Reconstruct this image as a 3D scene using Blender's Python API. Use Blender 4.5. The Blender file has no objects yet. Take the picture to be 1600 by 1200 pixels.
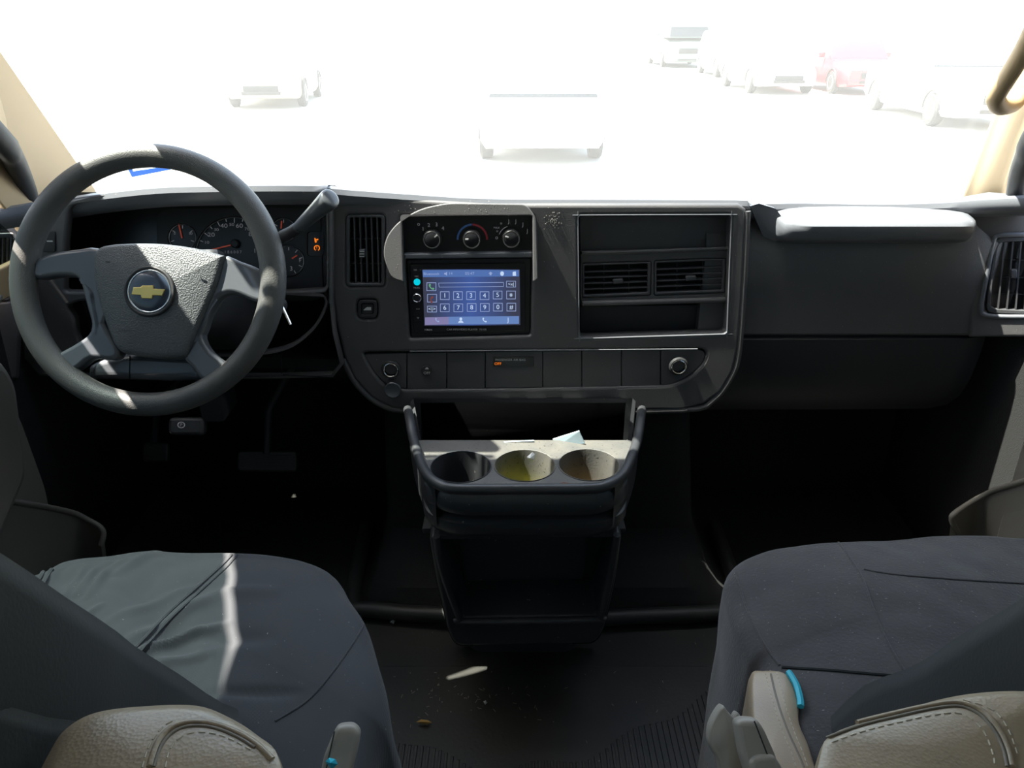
import bpy, bmesh, math, random
from mathutils import Vector, Matrix, noise
random.seed(7)
C = bpy.context.scene.collection
sc = bpy.context.scene

# ---------------------------------------------------------------- camera, sky, sun, exposure
F = 1202.0
PITCH = math.radians(25)
CAM = Vector((0, 0, 1.05))
cd = bpy.data.cameras.new('camera')
cd.sensor_width = 36.0
cd.lens = 36.0 * F / 1600.0
cd.clip_start = 0.02
cam = bpy.data.objects.new('camera', cd)
C.objects.link(cam)
cam.location = CAM
cam.rotation_euler = (math.radians(90) - PITCH, 0, 0)
sc.camera = cam

SUN_DIR = Vector((-0.44, 0.015, 0.89)).normalized()      # towards the sun
world = bpy.data.worlds.new('world')
sc.world = world
world.use_nodes = True
wn = world.node_tree
wn.nodes.clear()
sky = wn.nodes.new('ShaderNodeTexSky')
sky.sky_type = 'NISHITA'
sky.sun_disc = False
sky.sun_elevation = math.asin(SUN_DIR.z)
sky.sun_rotation = math.atan2(SUN_DIR.x, SUN_DIR.y)
sky.dust_density = 2.5
sky.air_density = 1.2
haze = wn.nodes.new('ShaderNodeMix'); haze.data_type = 'RGBA'; haze.blend_type = 'ADD'
haze.inputs['Factor'].default_value = 1.0
haze.inputs['B'].default_value = (1.42, 1.42, 1.42, 1)          # thin bright haze over the whole sky
bg = wn.nodes.new('ShaderNodeBackground')
bg.inputs['Strength'].default_value = 0.74
wo = wn.nodes.new('ShaderNodeOutputWorld')
wn.links.new(sky.outputs[0], haze.inputs['A'])
wn.links.new(haze.outputs['Result'], bg.inputs['Color'])
wn.links.new(bg.outputs[0], wo.inputs['Surface'])
sd = bpy.data.lights.new('sun', 'SUN')
sd.energy = 34.0
sd.angle = math.radians(0.53)
sd.color = (1.0, 0.93, 0.82)
sun = bpy.data.objects.new('sun', sd)
C.objects.link(sun)
sun.rotation_euler = (-SUN_DIR).to_track_quat('-Z', 'Y').to_euler()
sun.location = (-3, 0, 6)
sc.view_settings.view_transform = 'Standard'
sc.view_settings.look = 'None'
sc.view_settings.gamma = 1
sc.view_settings.use_curve_mapping = False
sc.view_settings.exposure = 0.0

# ---------------------------------------------------------------- geometry helpers
CP, SP = math.cos(PITCH), math.sin(PITCH)
def ray(u, v):
    a, b = (u - 800) / F, (600 - v) / F
    return Vector((a, CP + b * SP, -SP + b * CP))
def atY(u, v, Y): d = ray(u, v); return CAM + d * ((Y - CAM.y) / d.y)
def atZ(u, v, Z): d = ray(u, v); return CAM + d * ((Z - CAM.z) / d.z)
def atX(u, v, X): d = ray(u, v); return CAM + d * ((X - CAM.x) / d.x)

class Plane:
    def __init__(s, O, ex, ey):
        s.O = Vector(O); s.ex = Vector(ex).normalized(); s.ey = Vector(ey).normalized()
        s.n = s.ex.cross(s.ey).normalized()
    def hit(s, u, v, off=0.0):
        d = ray(u, v); o = s.O + s.n * off
        return CAM + d * ((o - CAM).dot(s.n) / d.dot(s.n))
    def loc(s, P):
        q = P - s.O
        return (q.dot(s.ex), q.dot(s.ey))
    def px(s, pts, off=0.0): return [s.loc(s.hit(u, v, off)) for u, v in pts]
    def mat(s, off=0.0):
        o = s.O + s.n * off
        return Matrix(((s.ex.x, s.ey.x, s.n.x, o.x), (s.ex.y, s.ey.y, s.n.y, o.y), (s.ex.z, s.ey.z, s.n.z, o.z), (0, 0, 0, 1)))
    def P(s, a, b, off=0.0): return s.O + s.ex * a + s.ey * b + s.n * off

def roundpoly(pts, r, n=4):
    out = []
    m = len(pts)
    rs = r if isinstance(r, (list, tuple)) else [r] * m
    for i in range(m):
        p = Vector(pts[i]); a = Vector(pts[i - 1]) - p; b = Vector(pts[(i + 1) % m]) - p
        rr_ = min(rs[i], a.length * .49, b.length * .49)
        if rr_ < 1e-6: out.append(tuple(p)); continue
        a = p + a.normalized() * rr_; b = p + b.normalized() * rr_
        for k in range(n + 1):
            t = k / n
            out.append(tuple(a * (1 - t) ** 2 + p * 2 * t * (1 - t) + b * t * t))
    return out
def rr(u0, v0, u1, v1, r=4, n=4): return roundpoly([(u0, v0), (u1, v0), (u1, v1), (u0, v1)], r, n)
def ell(u, v, a, b=None, n=32):
    b = b or a
    return [(u + a * math.cos(2 * math.pi * k / n), v + b * math.sin(2 * math.pi * k / n)) for k in range(n)]
def cat(pts, k=6, closed=False):
    pts = [Vector(p) for p in pts]
    m = len(pts); out = []
    rng = range(m) if closed else range(m - 1)
    for i in rng:
        if closed: p0, p1, p2, p3 = pts[i - 1], pts[i], pts[(i + 1) % m], pts[(i + 2) % m]
        else: p0, p1, p2, p3 = pts[max(i - 1, 0)], pts[i], pts[i + 1], pts[min(i + 2, m - 1)]
        for j in range(k):
            t = j / k
            out.append(.5 * ((2 * p1) + (p2 - p0) * t + (2 * p0 - 5 * p1 + 4 * p2 - p3) * t * t + (3 * p1 - p0 - 3 * p2 + p3) * t ** 3))
    if not closed: out.append(pts[-1])
    return out

def link(o, parent=None):
    C.objects.link(o)
    if parent is not None:
        o.parent = parent
        w = Vector((0, 0, 0)); q = parent
        while q is not None:
            w = w + q.location; q = q.parent
        loc = Vector(parent.location) if parent.parent is None else Vector((0, 0, 0))
        o.matrix_parent_inverse = Matrix.Translation(-loc)
    return o
def tag(o, label=None, cat_=None, group=None, kind=None):
    if label: o['label'] = label
    if cat_: o['category'] = cat_
    if group: o['group'] = group
    if kind: o['kind'] = kind
    return o
def thing(name, label, cat_, loc=(0, 0, 0), group=None):
    o = bpy.data.objects.new(name, None)
    o.empty_display_size = .02
    C.objects.link(o); o.location = loc
    return tag(o, label, cat_, group)
def done(name, me, mat, parent=None, smooth=40):
    if mat is not None and not me.materials: me.materials.append(mat)
    if smooth:
        for p in me.polygons: p.use_smooth = True
        me.set_sharp_from_angle(angle=math.radians(smooth))
    return link(bpy.data.objects.new(name, me), parent)
def mesh(name, verts, faces, mat, parent=None, smooth=40):
    me = bpy.data.meshes.new(name)
    me.from_pydata([tuple(v) for v in verts], [], faces)
    bm = bmesh.new(); bm.from_mesh(me)
    bmesh.ops.remove_doubles(bm, verts=bm.verts, dist=1e-6)
    bmesh.ops.recalc_face_normals(bm, faces=bm.faces)
    bm.to_mesh(me); bm.free()
    return done(name, me, mat, parent, smooth)
def plate(name, pl, outer, holes=(), z0=0.0, z1=.005, bev=.001, mat=None, parent=None, local=False, smooth=40, res=2):
    """polygon with holes, extruded between two offsets along the plane's normal"""
    cu = bpy.data.curves.new(name, 'CURVE')
    cu.dimensions = '2D'; cu.fill_mode = 'BOTH'
    t = z1 - z0
    bev = min(bev, t * .49)
    cu.extrude = max(t / 2 - bev, 1e-5); cu.bevel_depth = bev; cu.bevel_resolution = res; cu.offset = -bev
    for loop in [outer] + list(holes):
        pts = loop if local else pl.px(loop, z1)
        sp = cu.splines.new('POLY'); sp.points.add(len(pts) - 1)
        for q, p in zip(sp.points, pts): q.co = (p[0], p[1], 0, 1)
        sp.use_cyclic_u = True
    tmp = bpy.data.objects.new('tmp', cu)
    me = bpy.data.meshes.new_from_object(tmp)
    bpy.data.objects.remove(tmp); bpy.data.curves.remove(cu)
    me.name = name
    me.transform(pl.mat((z0 + z1) / 2))
    me.materials.clear()
    return done(name, me, mat, parent, smooth)
def loft(name, rings, mat, parent=None, closed=True, caps=True, smooth=40):
    vs, fs = [], []
    n = len(rings[0])
    for r in rings: vs += [tuple(p) for p in r]
    for i in range(len(rings) - 1):
        for j in range(n if closed else n - 1):
            a, b = i * n + j, i * n + (j + 1) % n
            fs.append((a, b, b + n, a + n))
    if caps and closed:
        fs.append(tuple(range(n))[::-1]); fs.append(tuple(range((len(rings) - 1) * n, len(rings) * n)))
    return mesh(name, vs, fs, mat, parent, smooth)
def tube_geo(pts, rad, n=10, closed=False, sx=1.0):
    pts = [Vector(p) for p in pts]; m = len(pts)
    rads = rad if isinstance(rad, (list, tuple)) else [rad] * m
    T = []
    for i in range(m):
        if closed: d = pts[(i + 1) % m] - pts[i - 1]
        else: d = pts[min(i + 1, m - 1)] - pts[max(i - 1, 0)]
        T.append(d.normalized())
    up = Vector((0, 0, 1)) if abs(T[0].z) < .9 else Vector((0, 1, 0))
    nrm = (up - T[0] * up.dot(T[0])).normalized()
    vs, fs = [], []
    for i in range(m):
        nrm = (nrm - T[i] * nrm.dot(T[i])).normalized()
        b = T[i].cross(nrm)
        for k in range(n):
            a = 2 * math.pi * k / n
            vs.append(pts[i] + (nrm * math.cos(a) * sx + b * math.sin(a)) * rads[i])
    for i in range(m if closed else m - 1):
        for k in range(n):
            a, b2 = i * n + k, i * n + (k + 1) % n
            c, d = ((i + 1) % m) * n + (k + 1) % n, ((i + 1) % m) * n + k
            fs.append((a, b2, c, d))
    if not closed:
        fs.append(tuple(range(n))[::-1]); fs.append(tuple(range((m - 1) * n, m * n)))
    return vs, fs
def tube(name, pts, rad, mat, parent=None, n=10, closed=False, sx=1.0):
    vs, fs = tube_geo(pts, rad, n, closed, sx)
    return mesh(name, vs, fs, mat, parent, 50)
def many(name, geos, mat, parent=None, smooth=40):
    vs, fs = [], []
    for v, f in geos:
        o = len(vs); vs += [tuple(p) for p in v]; fs += [tuple(i + o for i in q) for q in f]
    return mesh(name, vs, fs, mat, parent, smooth)
def lathe(name, pl, c, prof, mat, parent=None, n=32, caps=True, off=0.0):
    """prof: list of (radius, height along normal); c: local centre"""
    rings = []
    for r, h in prof:
        rings.append([pl.P(c[0] + r * math.cos(2 * math.pi * k / n), c[1] + r * math.sin(2 * math.pi * k / n), h + off) for k in range(n)])
    return loft(name, rings, mat, parent, True, caps)
def dome(name, pl, outline_px, z0, z1, crown, mat, parent=None, edge=.006, local=False, dish=None):
    pts = outline_px if local else pl.px(outline_px, z1)
    pts = [Vector((p[0], p[1])) for p in pts]
    c = sum(pts, Vector((0, 0))) / len(pts)
    rings = []
    rings.append([pl.P(p.x, p.y, z0) for p in pts])
    rings.append([pl.P(p.x, p.y, z1 - edge) for p in pts])
    R0 = sum((p - c).length for p in pts) / len(pts)
    for k in range(1, 5):
        a = k / 4 * math.pi / 2
        s = 1 - edge * (1 - math.cos(a)) / R0
        rings.append([pl.P(*(c + (p - c) * s), z1 - edge + edge * math.sin(a)) for p in pts])
    s0 = 1 - edge / R0
    for s in (.85, .7, .55, .4, .25, .1):
        q = s * s0
        rings.append([pl.P(*(c + (p - c) * q), z1 + crown * (1 - s * s)) for p in pts])
    return loft(name, rings, mat, parent)
def box(name, x0, x1, y0, y1, z0, z1, mat, parent=None, bev=.004, rot=None):
    me = bpy.data.meshes.new(name)
    bm = bmesh.new(); bmesh.ops.create_cube(bm, size=1)
    for v in bm.verts:
        v.co = Vector(((x0 + x1) / 2 + v.co.x * (x1 - x0), (y0 + y1) / 2 + v.co.y * (y1 - y0), (z0 + z1) / 2 + v.co.z * (z1 - z0)))
    if bev: bmesh.ops.bevel(bm, geom=bm.edges[:], offset=bev, segments=2, affect='EDGES', profile=.7)
    if rot is not None: bm.transform(rot)
    bm.to_mesh(me); bm.free()
    return done(name, me, mat, parent, 45)
def bar_geo(pl, a, b, w, z0, z1):
    """thin bar on a plane from pixel a to pixel b, width w in metres"""
    A, B = Vector(pl.px([a], z1)[0]), Vector(pl.px([b], z1)[0])
    d = (B - A).normalized(); s = Vector((-d.y, d.x)) * w / 2
    c = [A - s, B - s, B + s, A + s]
    vs = [pl.P(q.x, q.y, z0) for q in c] + [pl.P(q.x, q.y, z1) for q in c]
    return vs, [(0, 3, 2, 1), (4, 5, 6, 7), (0, 1, 5, 4), (1, 2, 6, 5), (2, 3, 7, 6), (3, 0, 4, 7)]
def bar(name, pl, a, b, w, z0, z1, mat, parent=None):
    v, f = bar_geo(pl, a, b, w, z0, z1)
    return mesh(name, v, f, mat, parent, 30)
def text(name, s, pl, u, v, hpx, mat, parent=None, off=.001, align='CENTER', rot=0.0, wide=1.0):
    cu = bpy.data.curves.new(name, 'FONT')
    cu.body = s; cu.align_x = align; cu.align_y = 'CENTER'; cu.extrude = .0
    p0 = pl.px([(u, v)], off)[0]; p1 = pl.px([(u, v - hpx)], off)[0]
    cu.size = (Vector(p1) - Vector(p0)).length * 1.4
    tmp = bpy.data.objects.new('tmp', cu)
    me = bpy.data.meshes.new_from_object(tmp)
    bpy.data.objects.remove(tmp); bpy.data.curves.remove(cu)
    me.name = name
    me.transform(pl.mat(off) @ Matrix.Translation((p0[0], p0[1], 0)) @ Matrix.Rotation(rot, 4, 'Z') @ Matrix.Diagonal((wide, 1, 1, 1)))
    me.materials.clear()
    return done(name, me, mat, parent, 0)

# ---------------------------------------------------------------- materials
MATS = {}
def mat(name, col, rough=.5, metal=0.0, spec=.5, bump=None, var=None, emit=None, coat=0.0, sheen=0.0, specks=None):
    m = bpy.data.materials.new(name); m.use_nodes = True
    nt = m.node_tree; b = nt.nodes['Principled BSDF']
    b.inputs['Base Color'].default_value = (*col, 1)
    b.inputs['Roughness'].default_value = rough
    b.inputs['Metallic'].default_value = metal
    b.inputs['Specular IOR Level'].default_value = spec
    b.inputs['Coat Weight'].default_value = coat
    b.inputs['Sheen Weight'].default_value = sheen
    tc = nt.nodes.new('ShaderNodeTexCoord')
    if emit:
        b.inputs['Emission Color'].default_value = (*emit[0], 1); b.inputs['Emission Strength'].default_value = emit[1]
    colsock = None
    if var:                                   # (scale, other colour, amount)
        n = nt.nodes.new('ShaderNodeTexNoise'); n.inputs['Scale'].default_value = var[0]; n.inputs['Detail'].default_value = 6
        nt.links.new(tc.outputs['Object'], n.inputs['Vector'])
        r = nt.nodes.new('ShaderNodeValToRGB')
        r.color_ramp.elements[0].position = .35; r.color_ramp.elements[1].position = .7
        r.color_ramp.elements[0].color = (*col, 1); r.color_ramp.elements[1].color = (*var[1], 1)
        nt.links.new(n.outputs['Fac'], r.inputs['Fac'])
        colsock = r.outputs['Color']
    if specks:                                # (scale, threshold, colour): crumbs, dust and lint
        n = nt.nodes.new('ShaderNodeTexNoise'); n.inputs['Scale'].default_value = specks[0]; n.inputs['Detail'].default_value = 2
        mp = nt.nodes.new('ShaderNodeMapping'); mp.inputs['Scale'].default_value = specks[3] if len(specks) > 3 else (1, 1, 1)
        nt.links.new(tc.outputs['Object'], mp.inputs['Vector']); nt.links.new(mp.outputs[0], n.inputs['Vector'])
        r = nt.nodes.new('ShaderNodeMapRange')
        r.inputs['From Min'].default_value = specks[1]; r.inputs['From Max'].default_value = specks[1] + .04
        nt.links.new(n.outputs['Fac'], r.inputs['Value'])
        mx = nt.nodes.new('ShaderNodeMix'); mx.data_type = 'RGBA'
        mx.inputs['A'].default_value = (*col, 1); mx.inputs['B'].default_value = (*specks[2], 1)
        if colsock: nt.links.new(colsock, mx.inputs['A'])
        nt.links.new(r.outputs[0], mx.inputs['Factor'])
        colsock = mx.outputs['Result']
    if colsock: nt.links.new(colsock, b.inputs['Base Color'])
    if bump:                                  # (kind, scale, strength, distance)
        if bump[0] == 'noise':
            n = nt.nodes.new('ShaderNodeTexNoise'); n.inputs['Scale'].default_value = bump[1]; n.inputs['Detail'].default_value = 3; s = n.outputs['Fac']
        elif bump[0] == 'voronoi':
            n = nt.nodes.new('ShaderNodeTexVoronoi'); n.inputs['Scale'].default_value = bump[1]; s = n.outputs['Distance']
        else:
            n = nt.nodes.new('ShaderNodeTexWave'); n.inputs['Scale'].default_value = bump[1]; n.inputs['Distortion'].default_value = 1.5; n.inputs['Detail'].default_value = 2; s = n.outputs['Fac']
        nt.links.new(tc.outputs['Object'], n.inputs['Vector'])
        bp = nt.nodes.new('ShaderNodeBump'); bp.inputs['Strength'].default_value = bump[2]; bp.inputs['Distance'].default_value = bump[3]
        nt.links.new(s, bp.inputs['Height']); nt.links.new(bp.outputs[0], b.inputs['Normal'])
    return m
def glow(name, col, strength):
    m = mat(name, (0, 0, 0), .4, emit=(col, strength)); return m

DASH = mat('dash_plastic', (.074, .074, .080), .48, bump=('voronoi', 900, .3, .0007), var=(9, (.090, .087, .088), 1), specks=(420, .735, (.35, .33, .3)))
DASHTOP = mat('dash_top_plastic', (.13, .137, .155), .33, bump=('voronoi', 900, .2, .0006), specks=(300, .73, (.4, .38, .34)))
DARK = mat('dark_plastic', (.024, .025, .028), .5, bump=('voronoi', 900, .2, .0005))
GLOSSBLACK = mat('panel_black', (.012, .012, .014), .3)
CAVITY = mat('recess_black', (.007, .007, .008), .8)
TRIMGREY = mat('smooth_grey_plastic', (.085, .092, .105), .3, coat=.2)
WHEELMAT = mat('wheel_rubber', (.075, .077, .078), .44, bump=('voronoi', 700, .35, .0008), var=(14, (.095, .091, .086), 1), specks=(260, .74, (.02, .02, .02)))
PADMAT = mat('airbag_pad', (.078, .084, .092), .42, bump=('voronoi', 520, .6, .0012))
CHROME = mat('chrome', (.75, .75, .76), .18, metal=1)
SLATMAT = mat('vent_slat', (.065, .066, .072), .35)
GOLD = mat('gold_emblem', (.75, .55, .18), .3, metal=.7)
EMBLUE = mat('emblem_disc', (.03, .045, .075), .25, coat=.5)
CONS = mat('console_plastic', (.032, .034, .038), .42, bump=('voronoi', 900, .2, .0005), specks=(160, .73, (.28, .26, .22)))
TRAY = mat('console_tray_worn', (.07, .07, .067), .5, bump=('noise', 300, .3, .001), var=(30, (.10, .095, .085), 1), specks=(240, .66, (.02, .018, .015)))
RUBBER = mat('floor_rubber', (.017, .018, .019), .5, bump=('noise', 160, .3, .001), var=(7, (.03, .028, .023), 1), specks=(150, .735, (.2, .18, .15)))
CARPET = mat('black_carpet', (.008, .008, .009), .9, bump=('noise', 500, .6, .002))
LEATHER = mat('beige_leather', (.43, .335, .225), .34, bump=('voronoi', 520, .2, .0007), var=(12, (.34, .27, .19), 1))
STITCH = mat('beige_thread', (.6, .54, .43), .7)
BEIGEPL = mat('beige_plastic', (.37, .34, .29), .42, bump=('noise', 400, .1, .0004))
PILLAR = mat('tan_pillar_trim', (.42, .305, .175), .55, bump=('noise', 500, .2, .0005))
DOORTRIM = mat('taupe_door_trim', (.165, .155, .135), .55, bump=('voronoi', 600, .25, .0007))
SEAL = mat('rubber_seal', (.028, .028, .028), .65)
HEADLINER = mat('headliner_fabric', (.42, .38, .32), .9)
CLOTH = mat('black_stretch_cloth', (.038, .042, .048), .85, bump=('wave', 260, .25, .0006), sheen=.15, specks=(330, .74, (.3, .3, .3)))
CLOTHDK = mat('black_seatback_cloth', (.010, .0125, .013), .85, bump=('noise', 400, .3, .0006), sheen=.1)
SUEDE = mat('black_suede_cloth', (.046, .043, .045), .95, bump=('noise', 250, .5, .0015), var=(16, (.062, .058, .058), 1), sheen=.25, specks=(230, .715, (.4, .38, .35), (1, 3.2, 1)))
PAPER = mat('blue_white_paper', (.42, .55, .62), .8)
CYAN = mat('cyan_plastic', (.03, .5, .65), .5)
PINK = mat('needle_red', (.6, .09, .05), .5, emit=((.9, .15, .08), .12))
MARK = mat('marking_glow_grey', (.2, .2, .21), .6, emit=((.5, .5, .55), .16))  # faint glow added so the markings show in dark recesses
PRINT = mat('white_print', (.55, .55, .55), .6)
ORANGE = glow('warning_orange', (1, .22, .01), 1.0)
BLUEARC = mat('blue_print', (.03, .08, .22), .5, emit=((.05, .15, .4), .1))
REDARC = mat('red_print', (.2, .02, .03), .5, emit=((.4, .03, .05), .08))
LEAF = mat('dry_leaf', (.45, .28, .08), .7)

def glassmat(name, tint, veil, refl=.06):
    m = bpy.data.materials.new(name); m.use_nodes = True
    nt = m.node_tree; nt.nodes.clear()
    o = nt.nodes.new('ShaderNodeOutputMaterial')
    tr = nt.nodes.new('ShaderNodeBsdfTransparent'); tr.inputs[0].default_value = (*tint, 1)
    gl = nt.nodes.new('ShaderNodeBsdfGlossy'); gl.inputs['Roughness'].default_value = .02
    mx = nt.nodes.new('ShaderNodeMixShader'); mx.inputs[0].default_value = refl
    nt.links.new(tr.outputs[0], mx.inputs[1]); nt.links.new(gl.outputs[0], mx.inputs[2])
    last = mx
    if veil:                                   # translucent share added as a white glare veil over the view outside
        ts = nt.nodes.new('ShaderNodeBsdfTranslucent'); ts.inputs[0].default_value = (1, .99, .96, 1)
        m2 = nt.nodes.new('ShaderNodeMixShader')
        tc = nt.nodes.new('ShaderNodeTexCoord')
        n = nt.nodes.new('ShaderNodeTexNoise'); n.inputs['Scale'].default_value = 5; n.inputs['Detail'].default_value = 4
        r = nt.nodes.new('ShaderNodeMapRange'); r.inputs['To Min'].default_value = veil * .85; r.inputs['To Max'].default_value = veil * 1.15
        nt.links.new(tc.outputs['Object'], n.inputs['Vector']); nt.links.new(n.outputs['Fac'], r.inputs['Value'])
        nt.links.new(r.outputs[0], m2.inputs[0])
        nt.links.new(mx.outputs[0], m2.inputs[1]); nt.links.new(ts.outputs[0], m2.inputs[2])
        last = m2
    nt.links.new(last.outputs[0], o.inputs['Surface'])
    return m
WINDSHIELD = glassmat('veiled_windshield', (.9, .93, .92), .030, .02)
TINT = glassmat('green_tinted_glass', (.31, .35, .35), 0, .05)
REARTINT = glassmat('grey_tinted_glass', (.45, .48, .48), 0, .05)

# ---------------------------------------------------------------- the van's shell (setting)
def st(o): return tag(o, kind='structure')
XC = .02
WS = Plane((XC, 1.62, .72), (1, 0, 0), (0, -1.1, 1))           # windshield plane; normal points back-down into the cabin
st(box('floor', -.90, .94, -3.0, 1.66, -.04, 0, RUBBER, bev=0))
st(box('wall_front', -.90, .94, 1.63, 1.70, 0, .70, CARPET, bev=0))
ceil_prof = [(-3.0, 1.36), (.55, 1.36), (.88, 1.335), (1.01, 1.283)]
rings = []
for y, z in ceil_prof: rings.append([(-.74, y, z), (.78, y, z), (.78, y + .03, z + .05), (-.74, y + .03, z + .05)])
st(loft('ceiling', rings, HEADLINER))
DL = Plane((-.83, 0, .66), (0, 1, 0), (.196, 0, .98))
DR = Plane((.87, 0, .66), (0, -1, 0), (-.196, 0, .98))
upper_o = [(-.40, -.02), (1.60, -.02), (1.52, .10), (1.10, .50), (.93, .66), (.84, .74), (-.40, .74)]
win_o = [(.08, .035), (1.27, .035), (1.27, .08), (1.20, .155), (1.10, .255), (1.035, .325), (.885, .472), (.77, .572), (.64, .640), (.55, .66), (.08, .66)]
glass_o = [(.07, .02), (1.28, .02), (1.27, .055), (1.20, .130), (1.10, .230), (1.035, .304), (.885, .453), (.77, .553), (.64, .621), (.55, .641), (.07, .641)]
for side, pl, sg in (('left', DL, 1), ('right', DR, -1)):
    fl = (lambda P: [(sg * a, b) for a, b in P])
    x0 = -.83 if sg == 1 else .87
    if sg == -1:
        upper_o = [(-.40, -.02), (1.22, -.02), (1.27, .12), (1.10, .50), (.93, .66), (.84, .74), (-.40, .74)]
        win_o = [(.08, .035), (1.10, .035), (1.10, .10), (1.10, .255), (1.035, .335), (.885, .500), (.655, .628), (.08, .635)]
    d = st(thing('door_1' if sg == 1 else 'door_2', None, None, (x0, .6, 0)))
    plate('upper_frame', pl, roundpoly(fl(upper_o), .02), [roundpoly(fl(win_o), .02)], -.012, 0, .003, PILLAR, d, local=True)
    g = plate('window_pane', pl, fl(glass_o) if sg == 1 else fl(win_o), (), -.0095, -.0065, .0005, TINT, d, local=True)
    # lower trim panel
    V = Plane((x0, 0, 0), (0, sg, 0), (0, 0, 1))
    edge = [(-.40, .02), (1.02, .02), (1.10, .12), (1.15, .3), (1.14, .46), (1.10, .60), (1.2, .66), (-.40, .66)] if sg == 1 else \
           [(-.40, .02), (1.11, .02), (1.12, .16), (1.13, .3), (1.135, .46), (1.10, .60), (1.0, .66), (-.40, .66)]
    plate('door_panel', V, roundpoly([(sg * a, b) for a, b in edge], .03), (), -.04, 0.012, .008, DOORTRIM, d, local=True)
    ar = [(-.10, .34), (.88, .34), (1.02, .42), (1.055, .56), (1.04, .61), (-.10, .61)] if sg == 1 else [(-.10, .50), (.86, .50), (1.00, .53), (1.04, .57), (1.02, .61), (-.10, .61)]
    plate('armrest', V, roundpoly([(sg * a, b) for a, b in ar], .02), (), 0, .085 if sg == 1 else .04, .016, DOORTRIM, d, local=True)
    sp = [(-60, 772, -.80), (60, 790, -.80), (113, 801, -.785), (135, 811, -.77), (157, 824, -.745), (162, 836, -.74), (158, 852, -.745)] if sg == 1 else \
         [(1640, 740, .85), (1560, 764, .85), (1533, 776, .84), (1512, 788, .815), (1492, 802, .785), (1487, 812, .78), (1496, 832, .80)]
    sp = cat([atX(*q) for q in sp], 4)
    tube('pocket_edge', sp, .005, DOORTRIM, d, 8)
    loft('door_pocket', [sp, [(p.x - sg * .01, p.y, p.z - .08) for p in sp], [(p.x - sg * .03, p.y, .05) for p in sp]], DOORTRIM, d, closed=False, caps=False)
    # outer sheet below the door panels and the van side behind them
    st(box('wall_' + side, x0 - .06 if sg == 1 else x0 + .045, x0 - .045 if sg == 1 else x0 + .06, -.45, 1.66, -.04, .68, CARPET, bev=0))
    # rear side wall with a long window
    bw = Plane((x0, 0, 0), (0, sg, 0), (0, 0, 1))
    o_ = [(-3.0, 0), (-.40, 0), (-.40, .66), (-.40, 1.37), (-3.0, 1.37)]
    h_ = [(-2.8, .70), (-.62, .70), (-.62, 1.2), (-2.8, 1.2)]
    w3 = Plane((x0 + sg * .02, 0, 0), (0, sg, 0), (0, 0, 1))
    st(plate('wall_rear_' + side, w3, [(sg * a, b) for a, b in o_], [[(sg * a, b) for a, b in h_]], -.04, 0, .004, DOORTRIM, None, local=True))
    st(plate('window_3' if sg == 1 else 'window_4', w3, [(sg * a, b) for a, b in h_], (), -.025, -.02, .0005, REARTINT, None, local=True))
BK = Plane((0, -3.0, 0), (-1, 0, 0), (0, 0, 1))
st(plate('wall_rear', BK, [(-.9, 0), (.86, 0), (.86, 1.4), (-.9, 1.4)], [[(-.75, .68), (-.05, .68), (-.05, 1.2), (-.75, 1.2)], [(.03, .68), (.71, .68), (.71, 1.2), (.03, 1.2)]], -.03, 0, .003, DOORTRIM, None, local=True))
st(plate('window_5', BK, [(-.9, .6), (.86, .6), (.86, 1.25), (-.9, 1.25)], (), -.022, -.018, .0005, REARTINT, None, local=True))

# windshield pane
def onWS(u, v): return WS.hit(u, v)
wl = [Vector((-.905, 1.635, .706)), onWS(105, 265), onWS(55, 190), onWS(0, 90), Vector((-.73, .965, 1.315))]
wr = [Vector((.955, 1.635, .706)), onWS(1505, 305), onWS(1555, 170), onWS(1600, 60), Vector((.73, .965, 1.315))]
def inset(P, d): return P + WS.n * d
rings = []
for a, b in zip(wl, wr):
    a = a + Vector((-.03, 0, 0)); b = b + Vector((.03, 0, 0))
    rings.append([a, b, inset(b, -.005), inset(a, -.005)])
ws = st(loft('window_1', rings, WINDSHIELD, smooth=0))

# A-pillars and their seals
def pillar(name, inner, outer, sg):
    rings = []
    for a, b in zip(inner, outer):
        m_ = (a + b) / 2 + Vector((sg * -.004, -.012, .006))
        back = Vector((sg * .05, .03, .02))
        rings.append(cat([a, a * .7 + m_ * .3 + Vector((sg * -.004, -.01, 0)), m_ + Vector((sg * -.008, -.008, 0)), b * .8 + m_ * .2, b, b + back, (a + b) / 2 + back, a + back * .6], 3, True))
    return st(loft(name, rings, PILLAR))
li = [Vector((-.900, 1.60, .73)), onWS(105, 265), onWS(55, 190), onWS(0, 90), Vector((-.765, 1.19, 1.11)), Vector((-.72, .98, 1.26))]
lo = [Vector((-.90, 1.46, .70)), atY(62, 320, 1.40), atY(30, 250, 1.28), atY(-12, 185, 1.18), Vector((-.745, 1.02, 1.08)), Vector((-.70, .85, 1.22))]
trimL = pillar('trim_1', li, lo, -1)
ri = [Vector((.950, 1.62, .71)), onWS(1505, 305), onWS(1553, 178), onWS(1600, 60), Vector((.765, 1.19, 1.11)), Vector((.74, .98, 1.26))]
ro = [Vector((.95, 1.46, .68)), atY(1567, 308, 1.42), atY(1590, 235, 1.32), atY(1625, 160, 1.2), Vector((.80, 1.04, 1.08)), Vector((.76, .88, 1.22))]
trimR = pillar('trim_2', ri, ro, 1)
ls = cat([atY(46, 330, 1.34), atY(38, 290, 1.30), atY(16, 240, 1.22), atY(-12, 205, 1.14), Vector((-.748, .98, 1.10)), Vector((-.70, .80, 1.25)), Vector((-.69, .4, 1.29))])
s_ = tube('trim_3', ls, .017, SEAL, None, 10, sx=1.4); st(s_)
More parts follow.
